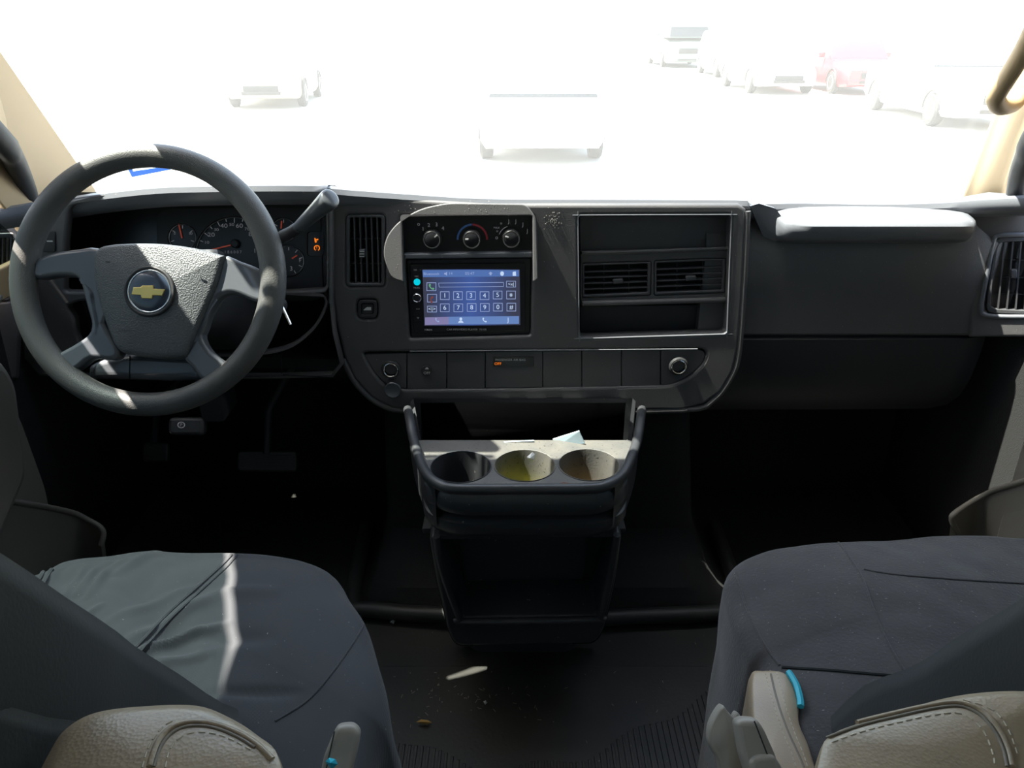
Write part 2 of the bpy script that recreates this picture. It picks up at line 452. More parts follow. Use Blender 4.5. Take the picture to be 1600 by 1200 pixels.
rs = cat([atY(1590, 330, 1.36), atY(1592, 290, 1.32), atY(1606, 240, 1.24), atY(1640, 190, 1.14), Vector((.80, .98, 1.10)), Vector((.755, .80, 1.25)), Vector((.745, .4, 1.29))])
st(tube('trim_4', rs, .017, SEAL, None, 10, sx=1.4))
# grab handle on the right pillar
gh = thing('grab_handle', 'tan plastic grab handle on the passenger side windshield pillar', 'handle', tuple(atY(1575, 140, 1.2)))
gp = cat([atY(1640, -10, 1.10), atY(1614, 50, 1.13), atY(1590, 95, 1.16), atY(1562, 140, 1.19), atY(1556, 155, 1.20), atY(1564, 166, 1.215), atY(1585, 162, 1.23), atY(1596, 145, 1.24)])
tube('grip', gp, [.013] * (len(gp) - 12) + [.013 - .0003 * k for k in range(12)], BEIGEPL if False else PILLAR, gh, 12)
bolt_c = atY(1590, 152, 1.245)
lathe('mounting_foot', Plane(bolt_c, (1, 0, 0), (0, .2, 1)), (0, 0), [(.014, -.02), (.014, .004), (.010, .008), (.002, .008)], PILLAR, gh, 16)
# visor-shaped panels added out of view to block sun from the cabin
for nm, xa, xb, lab in (('sun_blocker', -.62, -.40, 'beige panel added out of view to block sun above the steering wheel'), ('sun_blocker', -.17, .74, 'beige panel added out of view to block sun on the passenger side')):
    v_ = thing(nm, lab, 'sun blocker', ((xa + xb) / 2, 1.1, 1.2))
    o = box('blocker_panel', xa, xb, -.01, .01, -.085, .085, HEADLINER, v_, .008, Matrix.Translation((0, 1.119, 1.153)) @ Matrix.Rotation(math.radians(41), 4, 'X'))
    tube('blocker_rod', [(xa + .01, 1.045, 1.235), (xa + .2, 1.045, 1.235)], .005, HEADLINER, v_, 8)

# ---------------------------------------------------------------- dashboard
FP = Plane((0, 1.28, .79), (1, 0, 0), (0, .03, 1))            # centre stack face
PP = Plane((0, 1.325, .72), (1, 0, 0), (0, .2, 1))           # passenger face
CL = Plane((0, 1.37, .70), (1, 0, 0), (0, .35, 1))           # cluster face
dash = thing('dashboard', 'dark grey plastic van dashboard running the full width below the windshield', 'dashboard', (XC, 1.35, .4))
# top pad
top_st = [(-30, 331, 1.20), (0, 326, 1.22), (50, 318, 1.25), (100, 311, 1.27), (150, 303, 1.265), (240, 293, 1.235), (330, 290, 1.22), (430, 289, 1.225), (505, 290, 1.245), (520, 294, 1.262), (640, 303, 1.28), (760, 310, 1.286), (960, 311, 1.288), (1150, 312, 1.288), (1170, 315, 1.289), (1178, 319, 1.295), (1200, 318, 1.31), (1260, 317, 1.325), (1380, 319, 1.325), (1480, 316, 1.315), (1540, 311, 1.29), (1640, 307, 1.24)]
rings = []
def top_ring(P):
    return [P + Vector((0, .024, -.036)), P + Vector((0, .004, -.022)), P + Vector((0, 0, -.010)), P + Vector((0, .004, -.002)), P + Vector((0, .015, .0)),
            P + Vector((0, .06, -.010)), Vector((P.x * 1.02, 1.43, min(P.z - .03, .776))), Vector((P.x * 1.03, 1.50, .745)), Vector((P.x * 1.05, 1.63, .70)), Vector((P.x * 1.05, 1.63, .66)), Vector((P.x, 1.48, .72)), Vector((P.x, 1.455, .757))]
tp = cat([atY(u, v, Y) for u, v, Y in top_st], 3)
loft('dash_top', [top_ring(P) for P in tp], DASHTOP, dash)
# inner core that closes the dashboard from behind
box('dash_core', -.86, .90, 1.46, 1.60, .38, .68, CARPET, dash, .01)

# centre panel with holes for everything let into it
vent_o = rr(541, 336, 601, 447, 7)
clim_o = rr(626, 336, 833, 397, 5)
ster_o = roundpoly([(633, 405), (831, 402), (829, 524), (640, 529)], 5)
cav_o = roundpoly([(904, 337), (1142, 336), (1135, 521), (906, 528)], 8)
strip_o = roundpoly([(568, 553), (572, 551), (840, 548), (1085, 544), (1105, 548), (1100, 566), (1080, 588), (1050, 602), (820, 607), (635, 609), (605, 605), (585, 585)], [2, 6, 0, 10, 12, 10, 20, 15, 0, 0, 10, 20])
tow_o = rr(558, 468, 590, 498, 9)
cp_out = [(521, 303), (640, 311), (760, 319), (960, 319), (1155, 319), (1166, 327), (1164, 400), (1160, 480), (1154, 545), (1146, 580), (1128, 612), (1100, 632), (1065, 641), (830, 643), (650, 643), (612, 638), (580, 622), (553, 592), (536, 555), (524, 500), (516, 440), (512, 380), (512, 330)]
plate('centre_panel', FP, cp_out, [vent_o, clim_o, ster_o, cav_o, strip_o, tow_o], -.032, .0, .006, DASH, dash, smooth=50, res=3)
FP2 = Plane((0, 1.279, .79), (1, 0, 0), (0, .19, 1))
wedge = roundpoly([(612, 436), (598, 400), (602, 372), (620, 348), (655, 326), (700, 317), (822, 319), (838, 340), (841, 436), (833, 440), (832, 337), (627, 337), (631, 440)], [12, 25, 20, 20, 20, 14, 8, 8, 2, 1, 4, 4, 1])
plate('sun_patch_wedge', FP2, wedge, (), -.02, 0, .002, DASH, dash, smooth=50, res=3)  # wedge added in the sun patch's outline, tilted to catch the light
# rounded lower lip of the centre panel
lip = cat([FP.hit(u, v, -.006) for u, v in [(536, 560), (560, 603), (600, 634), (650, 641), (830, 642), (1065, 640), (1112, 626), (1142, 588), (1154, 548), (1162, 440), (1167, 330)]], 4)
tube('panel_edge', lip, .0065, DASH, dash, 8)
plate('panel_backing', FP, [(520, 310), (1155, 325), (1150, 560), (1110, 625), (620, 630), (540, 570)], (), -.10, -.06, .001, CAVITY, dash)
# instrument binnacle face with its opening
LP = Plane((0, 1.262, .74), (1, 0, 0), (0, .03, 1))
open_o = roundpoly([(108, 322), (150, 311), (300, 306), (470, 305), (508, 312), (509, 380), (509, 452), (440, 456), (100, 456), (102, 380)], [14, 10, 0, 8, 10, 0, 8, 0, 6, 0])
col_o = cat([(120, 472), (300, 462), (470, 462), (505, 466), (500, 492), (480, 520), (445, 543), (390, 552), (300, 553), (180, 552), (128, 543), (116, 500)], 4, True)
bin_out = [(30, 334), (60, 325), (110, 314), (180, 303), (300, 297), (430, 295), (512, 297), (519, 320), (519, 470), (524, 520), (536, 570), (520, 590), (430, 593), (250, 594), (110, 592), (60, 588), (36, 560), (28, 470), (30, 380)]
vl_o = roundpoly([(-30, 366), (30, 364), (26, 420), (24, 474), (-30, 478)], 6)
plate('binnacle_face', LP, bin_out, [open_o, col_o], -.02, 0, .005, DASH, dash, smooth=50, res=3)
hs = rr(66, 362, 86, 394, 3)
sw_ = plate('light_switch', LP, hs, (), -.005, .003, .001, DARK, dash)
bar('indicator_line', LP, (73, 377), (82, 377), .002, .003, .0038, PRINT, sw_)
# left end of the dash round the outer vent
LE = Plane(LP.hit(30, 400), (.92, .38, 0), (0, .08, 1))
plate('left_end_panel', LE, [(34, 332), (36, 480), (34, 590), (-60, 590), (-60, 340)], [roundpoly([(-40, 365), (20, 364), (19, 470), (-40, 472)], 6)], -.02, 0, .004, DASH, dash)
# binnacle tunnel: side walls and roof leading back to the cluster
oo = [LP.hit(u, v, -.01) for u, v in open_o]
ci = [CL.hit(u, v, .0) for u, v in open_o]
def shrink(P, c, s): return c + (P - c) * s
cc = sum(ci, Vector()) / len(ci)
loft('binnacle_tunnel', [oo, [a * .5 + b * .5 for a, b in zip(oo, ci)], [shrink(p, cc, 1.02) for p in ci]], CAVITY if False else DARK, dash, caps=False)
# knee panel lines
bar('panel_seam', LP, (440, 553), (440, 584), .0015, 0, .0008, CAVITY, dash)
bar('panel_seam', LP, (442, 586), (522, 590), .0015, 0, .0008, CAVITY, dash)
bar('panel_seam', LP, (203, 566), (203, 592), .0015, 0, .0008, CAVITY, dash)
# under-dash closing panel
loft('under_dash', [[(-.84, 1.275, .50), (-.28, 1.275, .48), (-.28, 1.5, .44), (-.84, 1.5, .44)], [(-.84, 1.28, .52), (-.28, 1.28, .50), (-.28, 1.5, .46), (-.84, 1.5, .46)]], CARPET, dash)

# passenger side: face, shelf and lower roll
def yz_prism(name, x0, x1, prof, m, parent, taper=0, nx=8):
    rings = []
    for k in range(nx + 1):
        x = x0 + (x1 - x0) * k / nx
        rings.append([(x, y, z) for y, z in prof])
    return loft(name, rings, m, parent)
def prof_px(pts): return [(lambda q: (q.y, q.z))(atY(1350, v, Y)) for v, Y in pts]
face = [(1.40, .76), (1.335, .76)] + prof_px([(380, 1.302), (450, 1.301), (516, 1.299), (521, 1.298), (524, 1.302)]) + [(1.40, .575)]
yz_prism('passenger_panel', .335, .90, face, DASH, dash)
sh = prof_px([(322, 1.33), (334, 1.30), (343, 1.276), (347, 1.268), (354, 1.262), (364, 1.262), (372, 1.266), (378, 1.276), (380, 1.30)]) + [(1.34, .715)]
rings = []
for k, (x, pull) in enumerate([(.448, .035), (.455, .012), (.468, .003), (.50, 0), (.62, 0), (.745, 0), (.765, .003), (.773, .010), (.778, .03)]):
    rings.append([(x, min(y + pull, 1.34), z) for y, z in sh])
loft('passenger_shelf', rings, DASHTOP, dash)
# triangular nook left of the shelf
nk = [FP.hit(1172, 322, -.01), FP.hit(1196, 378, -.035), atY(1216, 376, 1.30), atY(1230, 350, 1.29), atY(1212, 326, 1.30), atY(1186, 318, 1.30)]
loft('shelf_nook', [nk, [p + Vector((0, .05, -.0)) for p in nk]], DASHTOP, dash)
# right end panel carrying the outer vent
RE = Plane(atY(1545, 420, 1.30), (.90, -.43, 0), (0, .08, 1))
plate('right_end_panel', RE, [(1512, 318), (1530, 316), (1700, 312), (1700, 522), (1510, 527)], [roundpoly([(1556, 369), (1660, 362), (1660, 492), (1535, 490), (1542, 430)], [14, 6, 6, 14, 10])], -.03, .0, .006, DASH, dash)
tube('vent_surround', cat([RE.hit(u, v, .0) for u, v in [(1650, 362), (1600, 366), (1562, 368), (1552, 378), (1543, 425), (1533, 478), (1540, 492), (1580, 495), (1650, 494)]], 4), .004, DASHTOP, dash, 8)
# glove box
gb = thing('glove_box', 'dark plastic glove box door below the passenger dash panel', 'glove box', (.6, 1.3, .5))
gprof = prof_px([(527, 1.302), (531, 1.297), (560, 1.299), (600, 1.308), (625, 1.325), (640, 1.36)]) + [(1.42, .45), (1.42, .57)]
rings = []
for x, pull in [(.338, .02), (.345, .004), (.36, 0), (.6, 0), (.82, .004), (.87, .02)]:
    rings.append([(x, y + pull, z) for y, z in gprof])
loft('glove_box_door', rings, DARK, gb)

# cavity with two vents (right of the stereo)
pocket = [(904, 337), (1142, 336), (1135, 521), (906, 528)]
plate('storage_bin', FP, roundpoly([(905, 338), (1141, 337), (1139, 396), (907, 400)], 4), (), -.052, -.035, .001, DASH, dash)
plate('storage_bin', FP, roundpoly([(906, 478), (1137, 476), (1135, 521), (907, 526)], 4), (), -.052, -.045, .001, DARK, dash)
plate('vent_carrier', FP, roundpoly([(907, 396), (1139, 390), (1137, 470), (907, 478)], 3), [roundpoly([(909, 411), (1018, 408), (1017, 462), (909, 466)], 4), roundpoly([(1022, 407), (1135, 403), (1133, 458), (1022, 462)], 4)], -.045, -.018, .002, DASH, dash)
tube('carrier_ledge', cat([FP.hit(u, v, -.016) for u, v in [(909, 395), (1000, 393), (1139, 388)]], 2), .0035, DASH, dash, 8)
tube('carrier_ledge', cat([FP.hit(u, v, -.014) for u, v in [(909, 474), (1000, 472), (1137, 468)]], 2), .005, DASH, dash, 8)
tube('bin_rim', cat([FP.hit(u, v, -.001) for u, v in roundpoly([(903, 336), (1143, 335), (1136, 522), (905, 529)], 7)], 2, True), .0014, DASHTOP, dash, 6, True)

dg_ = []
for k in range(95):
    if k < 55: u_, v_ = random.gauss(865, 6), random.gauss(343, 9)
    else: u_, v_ = random.uniform(600, 900), random.uniform(318, 420)
    if 622 < u_ < 838 and v_ > 330: v_ = random.uniform(320, 332)
    a = random.random() * 6.28; L_ = random.uniform(.3, 1.0) * (1.5 if k < 55 else .8)
    dg_.append(bar_geo(FP if k < 55 or u_ > 842 else FP2, (u_, v_), (u_ + L_ * math.cos(a), v_ + L_ * math.sin(a)), random.uniform(.0003, .0009), .0, .0006))
tag(many('dust_flecks', dg_, mat('pale_dust', (.55, .53, .48), .9), dash, 0), kind='stuff')

# ---------------------------------------------------------------- air vents
def vent(pl, label, frame_o, hole_o, slats, cross, knob=None, depth=.03, lift=0.0, group='dashboard air vents', loc=None, sw=.0022, cw=.0016):
    c = pl.hit(sum(p[0] for p in frame_o) / len(frame_o), sum(p[1] for p in frame_o) / len(frame_o))
    t = thing('air_vent', label, 'air vent', tuple(c), group)
    plate('frame', pl, frame_o, [hole_o], lift - .012, lift + .001, .0012, SLATMAT, t)
    plate('duct', pl, frame_o, (), lift - depth, lift - depth + .004, .0005, CAVITY, t)
    for a, b in cross: bar('crossbar', pl, a, b, cw, lift - .016, lift - .007, DARK, t)
    for a, b in slats: bar('slat', pl, a, b, sw, lift - .012, lift - .001, SLATMAT, t)
    if knob:
        k_ = plate('knob', pl, knob, (), lift - .006, lift + .004, .0015, SLATMAT, t)
    return t
v = vent(FP, 'tall vertical slatted air vent between steering wheel and climate knobs', vent_o, rr(546, 340, 596, 443, 4),
     [((x + (443 - 340) * 0 - 0, 340), (x + 3, 443)) for x in (553, 562, 571, 580, 589)],
     [((546, y), (596, y)) for y in (373, 412)], rr(561, 390, 570, 403, 2))
for k in range(3): bar('ridge', FP, (562, 393 + k * 4), (569, 393 + k * 4), .0008, .004, .0052, PRINT, v)
v = vent(FP, 'left one of two wide louvred air vents in the recess right of the stereo', roundpoly([(910, 412), (1017, 409), (1016, 461), (910, 465)], 3), roundpoly([(913, 415), (1013, 412), (1012, 457), (913, 461)], 3),
     [((913, 425 + k * 9), (1012, 422 + k * 9)) for k in range(4)], [((944, 415), (944, 460)), ((983, 414), (983, 459))], roundpoly([(958, 437), (974, 436), (974, 443), (958, 444)], 2), lift=-.018)
v = vent(FP, 'right one of two wide louvred air vents in the recess right of the stereo', roundpoly([(1023, 408), (1134, 404), (1132, 457), (1023, 461)], 3), roundpoly([(1026, 411), (1130, 407), (1128, 453), (1026, 457)], 3),
     [((1026, 421 + k * 9), (1129, 417 + k * 9)) for k in range(4)], [((1058, 410), (1058, 456)), ((1098, 409), (1098, 455))], roundpoly([(1072, 432), (1088, 431), (1088, 438), (1072, 439)], 2), lift=-.018)
v = vent(RE, 'tall curved air vent at the passenger end of the dash', roundpoly([(1558, 371), (1658, 366), (1658, 490), (1538, 488), (1546, 430)], [12, 6, 6, 12, 8]), roundpoly([(1563, 378), (1650, 373), (1650, 484), (1545, 482), (1552, 430)], [10, 6, 6, 10, 8]),
     [((1572 + k * 13, 377), (1557 + k * 14, 484)) for k in range(6)], [((1552, y), (1650, y)) for y in (405, 432, 458)], rr(1580, 420, 1590, 434, 2), lift=-.002)
v = vent(LE, 'tall air vent at the far driver end of the dash behind the wheel rim', roundpoly([(-38, 367), (19, 366), (18, 468), (-38, 470)], 5), roundpoly([(-34, 372), (15, 371), (14, 463), (-34, 465)], 4),
     [((x, 371), (x + 2, 464)) for x in (-20, -8, 3, 10)], [((-34, y), (14, y)) for y in (400, 418, 440)], None, lift=0)

# ---------------------------------------------------------------- tow / haul button
tb = thing('tow_haul_button', 'square black button with a small truck symbol below the tall vent', 'button', tuple(FP.hit(574, 483)))
plate('bezel', FP, rr(559, 469, 589, 497, 8), [rr(564, 474, 584, 492, 4)], -.012, .0015, .001, DARK, tb)
plate('button_cap', FP, rr(565, 475, 583, 491, 3), (), -.012, 0, .001, DARK, tb)
plate('truck_symbol', FP, [(568, 484), (572, 481), (573, 480), (580, 480), (580, 485), (568, 485)], (), 0, .0006, .0001, PRINT, tb)

# ---------------------------------------------------------------- climate control
cc_ = thing('climate_control', 'black climate control panel with three round chrome-ringed knobs above the stereo', 'climate control', tuple(FP.hit(730, 368)))
plate('panel', FP, rr(627, 337, 832, 396, 4), (), -.022, -.010, .001, GLOSSBLACK, cc_)
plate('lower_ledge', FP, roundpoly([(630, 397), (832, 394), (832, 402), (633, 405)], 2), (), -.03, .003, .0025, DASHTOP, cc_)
for (u, v_, ang) in ((675, 374, 40), (737, 374, 182), (799, 373, 160)):
    c = FP.px([(u, v_)], .004)[0]
    kn = lathe('knob', FP, c, [(.0155, -.014), (.0155, .002), (.0148, .006), (.0125, .008)], DARK, cc_, 32)
    lathe('chrome_ring', FP, c, [(.0150, .004), (.0150, .0075), (.0142, .0088), (.0124, .0088), (.0116, .0070)], CHROME, kn, 36, False)
    lathe('knob_cap', FP, c, [(.0120, .005), (.0120, .0085), (.0100, .0095), (.001, .0098)], GLOSSBLACK, kn, 32)
    a = math.radians(ang)
    p0 = (u + 5 * math.cos(a), v_ - 5 * math.sin(a)); p1 = (u + 10 * math.cos(a), v_ - 10 * math.sin(a))
    bar('pointer', FP, p0, p1, .0022, .009, .0105, PRINT, kn)
def arc_geo(pl, u, v, r, w, a0, a1, off, h=.0004, n=18):
    o, i = [], []
    for k in range(n + 1):
        a = math.radians(a0 + (a1 - a0) * k / n)
        o.append((u + (r + w / 2) * math.cos(a), v - (r + w / 2) * math.sin(a))); i.append((u + (r - w / 2) * math.cos(a), v - (r - w / 2) * math.sin(a)))
    return o + i[::-1]
plate('cold_arc', FP, arc_geo(FP, 738, 374, 23, 3, 92, 182, 0), (), -.010, -.0094, .0001, BLUEARC, cc_)
plate('hot_arc', FP, arc_geo(FP, 738, 374, 23, 3, -2, 90, 0), (), -.010, -.0094, .0001, REDARC, cc_)
plate('scale_arc', FP, arc_geo(FP, 799, 373, 20, 1, 108, 160, 0), (), -.010, -.0094, .0001, MARK, cc_)
for u, v_, s in ((654, 350, 'o'), (661, 358, '1'), (670, 352, '2'), (682, 351, '3'), (692, 357, '4'), (776, 371, 'o'), (777, 363, '*'), (776, 356, 'MAX'), (783, 351, '*'), (795, 346, 'J'), (806, 346, 'J'), (817, 351, 'J'), (824, 361, 'J')):
    text('symbol', s, FP, u, v_, 3.2 if s == 'MAX' else 6, MARK, cc_, -.0093)

# ---------------------------------------------------------------- stereo
def screenmat():
    m = bpy.data.materials.new('lit_screen'); m.use_nodes = True
    nt = m.node_tree; b = nt.nodes['Principled BSDF']
    b.inputs['Base Color'].default_value = (.01, .01, .015, 1); b.inputs['Roughness'].default_value = .15
    tc = nt.nodes.new('ShaderNodeTexCoord'); mp = nt.nodes.new('ShaderNodeMapping')
    c = FP.hit(735, 450)
    mp.inputs['Location'].default_value = (-c.x, -c.y, -c.z)
    nt.links.new(tc.outputs['Object'], mp.inputs['Vector'])
    sp = nt.nodes.new('ShaderNodeSeparateXYZ'); nt.links.new(mp.outputs[0], sp.inputs[0])
    ab = nt.nodes.new('ShaderNodeMath'); ab.operation = 'ABSOLUTE'; nt.links.new(sp.outputs['X'], ab.inputs[0])
    mr = nt.nodes.new('ShaderNodeMapRange'); mr.inputs['From Min'].default_value = 0; mr.inputs['From Max'].default_value = .075
    nt.links.new(ab.outputs[0], mr.inputs['Value'])
    r = nt.nodes.new('ShaderNodeValToRGB')
    r.color_ramp.elements[0].color = (.055, .11, .36, 1); r.color_ramp.elements[1].color = (.045, .05, .085, 1)
    nt.links.new(mr.outputs[0], r.inputs['Fac'])
    nt.links.new(r.outputs[0], b.inputs['Emission Color']); b.inputs['Emission Strength'].default_value = .9
    return m
SCREEN = screenmat()
S_BAR = glow('screen_bar_blue', (.10, .20, .52), .8)
S_BAR2 = glow('screen_bar_light', (.16, .28, .62), .8)
S_SEL = glow('screen_bar_selected', (.27, .25, .48), .8)
S_LINE = glow('screen_line', (.33, .42, .72), .9)
S_DIG = glow('screen_digit', (.6, .75, 1.0), .9)
S_GREEN = glow('screen_green', (.15, .45, .25), .8)
S_RED = glow('screen_red', (.35, .08, .07), .6)
S_DARK = glow('screen_field', (.03, .04, .06), .8)
stt = thing('car_stereo', 'touchscreen car stereo with a lit blue phone keypad display in the centre panel', 'car stereo', tuple(FP.hit(732, 465)))
plate('bezel', FP, roundpoly([(635, 406), (830, 403), (828, 522), (642, 527)], 4), (), -.030, -.008, .002, DARK, stt)
plate('faceplate', FP, roundpoly([(640, 413), (821, 411), (821, 517), (646, 521)], 3), (), -.02, -.002, .0015, GLOSSBLACK, stt)
zs = -.0015
scr = plate('screen', FP, [(660, 421), (812, 421), (813, 508), (663, 509)], (), -.003, zs, .0002, SCREEN, stt)
def flat(nm, pts, m, z=.0003): return plate(nm, FP, pts, (), zs + z - .0003, zs + z, .00005, m, scr, smooth=0)
flat('status_bar', [(660, 422), (811, 422), (811, 432), (661, 433)], S_BAR)
flat('tab_bar', [(701, 495), (811, 494), (811, 506), (701, 507)], S_BAR2)
flat('selected_tab', [(664, 496), (701, 495), (701, 507), (664, 508)], S_SEL)
def outline(nm, pts, w=.8, m=S_LINE):
    c = (sum(p[0] for p in pts) / len(pts), sum(p[1] for p in pts) / len(pts))
    inn = []
    for p in pts:
        inn.append((p[0] + (w if p[0] < c[0] else -w), p[1] + (w if p[1] < c[1] else -w)))
    plate(nm, FP, pts, [inn], zs, zs + .0004, .00005, m, scr, smooth=0)
outline('number_field', [(685, 442), (787, 441), (787, 448), (686, 449)], .6)
keys = [('1', 695, 462), ('2', 715.5, 462), ('3', 736, 462), ('4', 757, 462), ('5', 777.5, 461), ('*', 798.5, 461), ('6', 695, 481), ('7', 716, 481), ('8', 737, 480.5), ('9', 757.5, 480.5), ('0', 778, 480), ('#', 799, 480)]
for s, u, v_ in keys:
    outline('key_outline', [(u - 7.3, v_ - 6.5), (u + 7.3, v_ - 6.5), (u + 7.3, v_ + 6.5), (u - 7.3, v_ + 6.5)])
    if s == '*':
        many('key_digit', [bar_geo(FP, (u - 3 * math.cos(a), v_ - 3 * math.sin(a)), (u + 3 * math.cos(a), v_ + 3 * math.sin(a)), .0008, zs + .0003, zs + .0006) for a in (0, 1.047, 2.094)], S_DIG, scr, 0)
    else: text('key_digit', s, FP, u, v_, 7, S_DIG, scr, zs + .0005)
for u, v_ in ((674, 448), (675, 466), (675, 483), (798.5, 444)):
    h = 6.5 if u < 700 and v_ < 480 else 5
    outline('key_outline', [(u - 7.5, v_ - h), (u + 7.5, v_ - h), (u + 7.5, v_ + h), (u - 7.5, v_ + h)])
def handset(nm, u, v_, s, m, rot=0):
    pts = [(-4, -4), (-2, -5), (-.5, -2.5), (-2, -1.2), (-.6, 1.2), (1.4, 2.6), (2.8, 1.4), (5, 3), (3.8, 5), (1, 4.6), (-2.5, 1.6), (-4.2, -1.5)]
    c_, s_ = math.cos(rot), math.sin(rot)
    flat(nm, [(u + s * (x * c_ - y * s_), v_ + s * (x * s_ + y * c_)) for x, y in pts], m, .0005)
handset('call_icon', 674, 448, .95, S_GREEN)
handset('hang_up_icon', 675, 468, .9, S_RED, math.radians(48))
text('dial_icon', '\u25c1\u2502\u25b7' if False else '<|>', FP, 675, 483, 5.5, S_DIG, scr, zs + .0005)
text('delete_icon', '<x|', FP, 798.5, 444, 5, S_DIG, scr, zs + .0005)
text('status_text', 'Bluetooth', FP, 674, 428, 4.3, S_LINE, scr, zs + .0005)
text('status_text', '14', FP, 704, 427.5, 4.3, S_LINE, scr, zs + .0005)
flat('speaker_icon', [(694, 426.5), (696, 426.5), (698.5, 424.5), (698.5, 431), (696, 429), (694, 429)], S_LINE, .0005)
text('clock_text', '05:47', FP, 734, 427.5, 4.6, S_LINE, scr, zs + .0005)
flat('eject_icon', [(763, 427.5), (766.5, 424.5), (770, 427.5), (768, 427.5), (768, 430), (765, 430), (765, 427.5)], S_LINE, .0005)
flat('circle_icon', ell(784.5, 427.5, 3, 3.6, 16), S_DIG, .0005)
flat('back_icon', [(801, 425), (806, 424), (806.5, 431), (801, 431)], S_DIG, .0005)
handset('tab_icon', 683, 500, .7, S_LINE)
flat('tab_icon', ell(720, 498.5, 2.2, 2.4, 12), S_DIG, .0005)
flat('tab_icon', [(715.5, 504.5), (717, 502), (719, 501), (721, 501), (723, 502), (724.5, 504.5)], S_DIG, .0005)
handset('tab_icon', 757, 500, .75, S_DIG)
text('tab_icon', '♫' if False else 'J', FP, 794, 500, 7, S_DIG, scr, zs + .0005)
text('printed_mark', 'MP5', FP, 657, 518, 3, MARK, stt, -.0012, 'LEFT') if False else None
text('maker_text', 'AIREN', FP, 669, 515.5, 3, PRINT, stt, -.0014)
text('model_text', 'CAR MP5/VIDEO PLAYER  7010B', FP, 729, 515, 3, PRINT, stt, -.0014)
bt = FP.px([(651.5, 441)], 0)[0]
CY = glow('lit_cyan_button', (.0, .62, .75), .95)
lathe('cyan_button', FP, bt, [(.0058, -.003), (.0058, -.0005), (.0045, .0)], CY, stt, 24)
kb = FP.px([(652, 464)], 0)[0]
kn = lathe('volume_knob', FP, kb, [(.0072, -.003), (.0072, .006), (.006, .0075), (.001, .0075)], DARK, stt, 28)
lathe('knob_ring', FP, kb, [(.0078, .004), (.0078, .0065), (.0066, .0078), (.0060, .0070)], CHROME, kn, 28, False)
for s, u, v_ in (('NR', 649, 422), ('MIC', 651, 432), ('MUTE', 651, 450), ('< >', 653, 483), ('TF', 653, 497), ('>', 657, 422)):
    text('printed_mark', s, FP, u, v_, 2.6, MARK, stt, -.0014)
bar('card_slot', FP, (646, 503), (658, 502), .0015, -.002, -.0008, CAVITY, stt)

# ---------------------------------------------------------------- lower switch strip
ss = thing('switch_strip', 'narrow row of dark switch blanks along the bottom of the centre panel', 'switch panel', tuple(FP.hit(830, 578)))
def in_strip(u0, u1):
    top = lambda u: 552.5 - (u - 570) * (6 / 520)
    bot = lambda u: 607.5 - max(0, (u - 640)) * (4.5 / 430)
    return [(u0 + .7, top(u0)), (u1 - .7, top(u1)), (u1 - .7, bot(u1)), (u0 + .7, bot(u0))]
cells = [636, 698, 758, 848, 909, 971, 1032]
for a, b in zip(cells[:-1], cells[1:]):
    plate('switch_blank', FP, in_strip(a, b), (), -.014, -.003, .0006, DARK if False else DASH, ss)
plate('end_cell', FP, roundpoly([(569, 554), (635, 552), (635, 607), (607, 603), (586, 583)], [3, 1, 1, 12, 16]), (), -.014, -.003, .0006, DASH, ss)
plate('end_cell', FP, roundpoly([(1033, 547.5), (1084, 546), (1103, 549), (1098, 566), (1078, 586), (1049, 600), (1033, 602)], [1, 8, 10, 8, 15, 10, 1]), (), -.014, -.003, .0006, DASH, ss)
tube('strip_highlight', [FP.hit(u, 548.5 - (u - 700) * .008, .0) for u in (640, 800, 1000, 1090)], .0012, DASHTOP, ss, 6)
ind = plate('airbag_indicator', FP, [(771, 558), (834, 558), (834, 572), (771, 573)], (), -.003, -.0015, .0004, GLOSSBLACK, ss)
text('indicator_text', 'PASSENGER AIR BAG', FP, 774, 562.5, 3.4, PRINT, ind, -.0012, 'LEFT')
text('indicator_off', 'OFF', FP, 778, 568.5, 4.2, ORANGE, ind, -.0012)
tbn = plate('traction_button', FP, ell(667, 579.5, 8.5, 8, 24), (), -.003, .002, .001, DARK, ss)
text('button_text', 'OFF', FP, 667, 583, 4, PRINT, tbn, .0024)
plate('button_symbol', FP, [(664, 577), (666, 574), (668, 574), (670, 577)], (), .002, .0025, .0001, PRINT, tbn)
def outlet(u, v_, label, cap):
    c = FP.px([(u, v_)], 0)[0]
    t = thing('power_outlet', label, 'power outlet', tuple(FP.hit(u, v_)), 'dashboard power outlets')
    lathe('collar', FP, c, [(.0175, -.003), (.0175, .002), (.015, .004), (.0125, .003)], DARK, t, 32, False)
    lathe('metal_ring', FP, c, [(.0136, -.002), (.0136, .0052), (.0124, .0058), (.0116, .0050), (.0112, -.03)], CHROME, t, 32, False)
    lathe('socket_well', FP, c, [(.0113, .001), (.0110, -.03), (.001, -.03)], CAVITY, t, 24, False)
    if cap:
        c2 = FP.px([(u + 3, v_ + 31)], 0)[0]
        cp = lathe('rubber_cap', FP, c2, [(.0150, .001), (.0152, .004), (.014, .0055), (.0128, .0045), (.001, .0045)], TRIMGREY, t, 32)
        plate('cap_hinge', FP, rr(u - 4, v_ + 13, u + 5, v_ + 18, 1), (), 0, .004, .0005, DARK, cp)
outlet(611, 577, 'round power socket with its cap hanging open at the driver end', True)
outlet(1060, 572, 'round metal-ringed power socket at the passenger end of the switch strip', False)

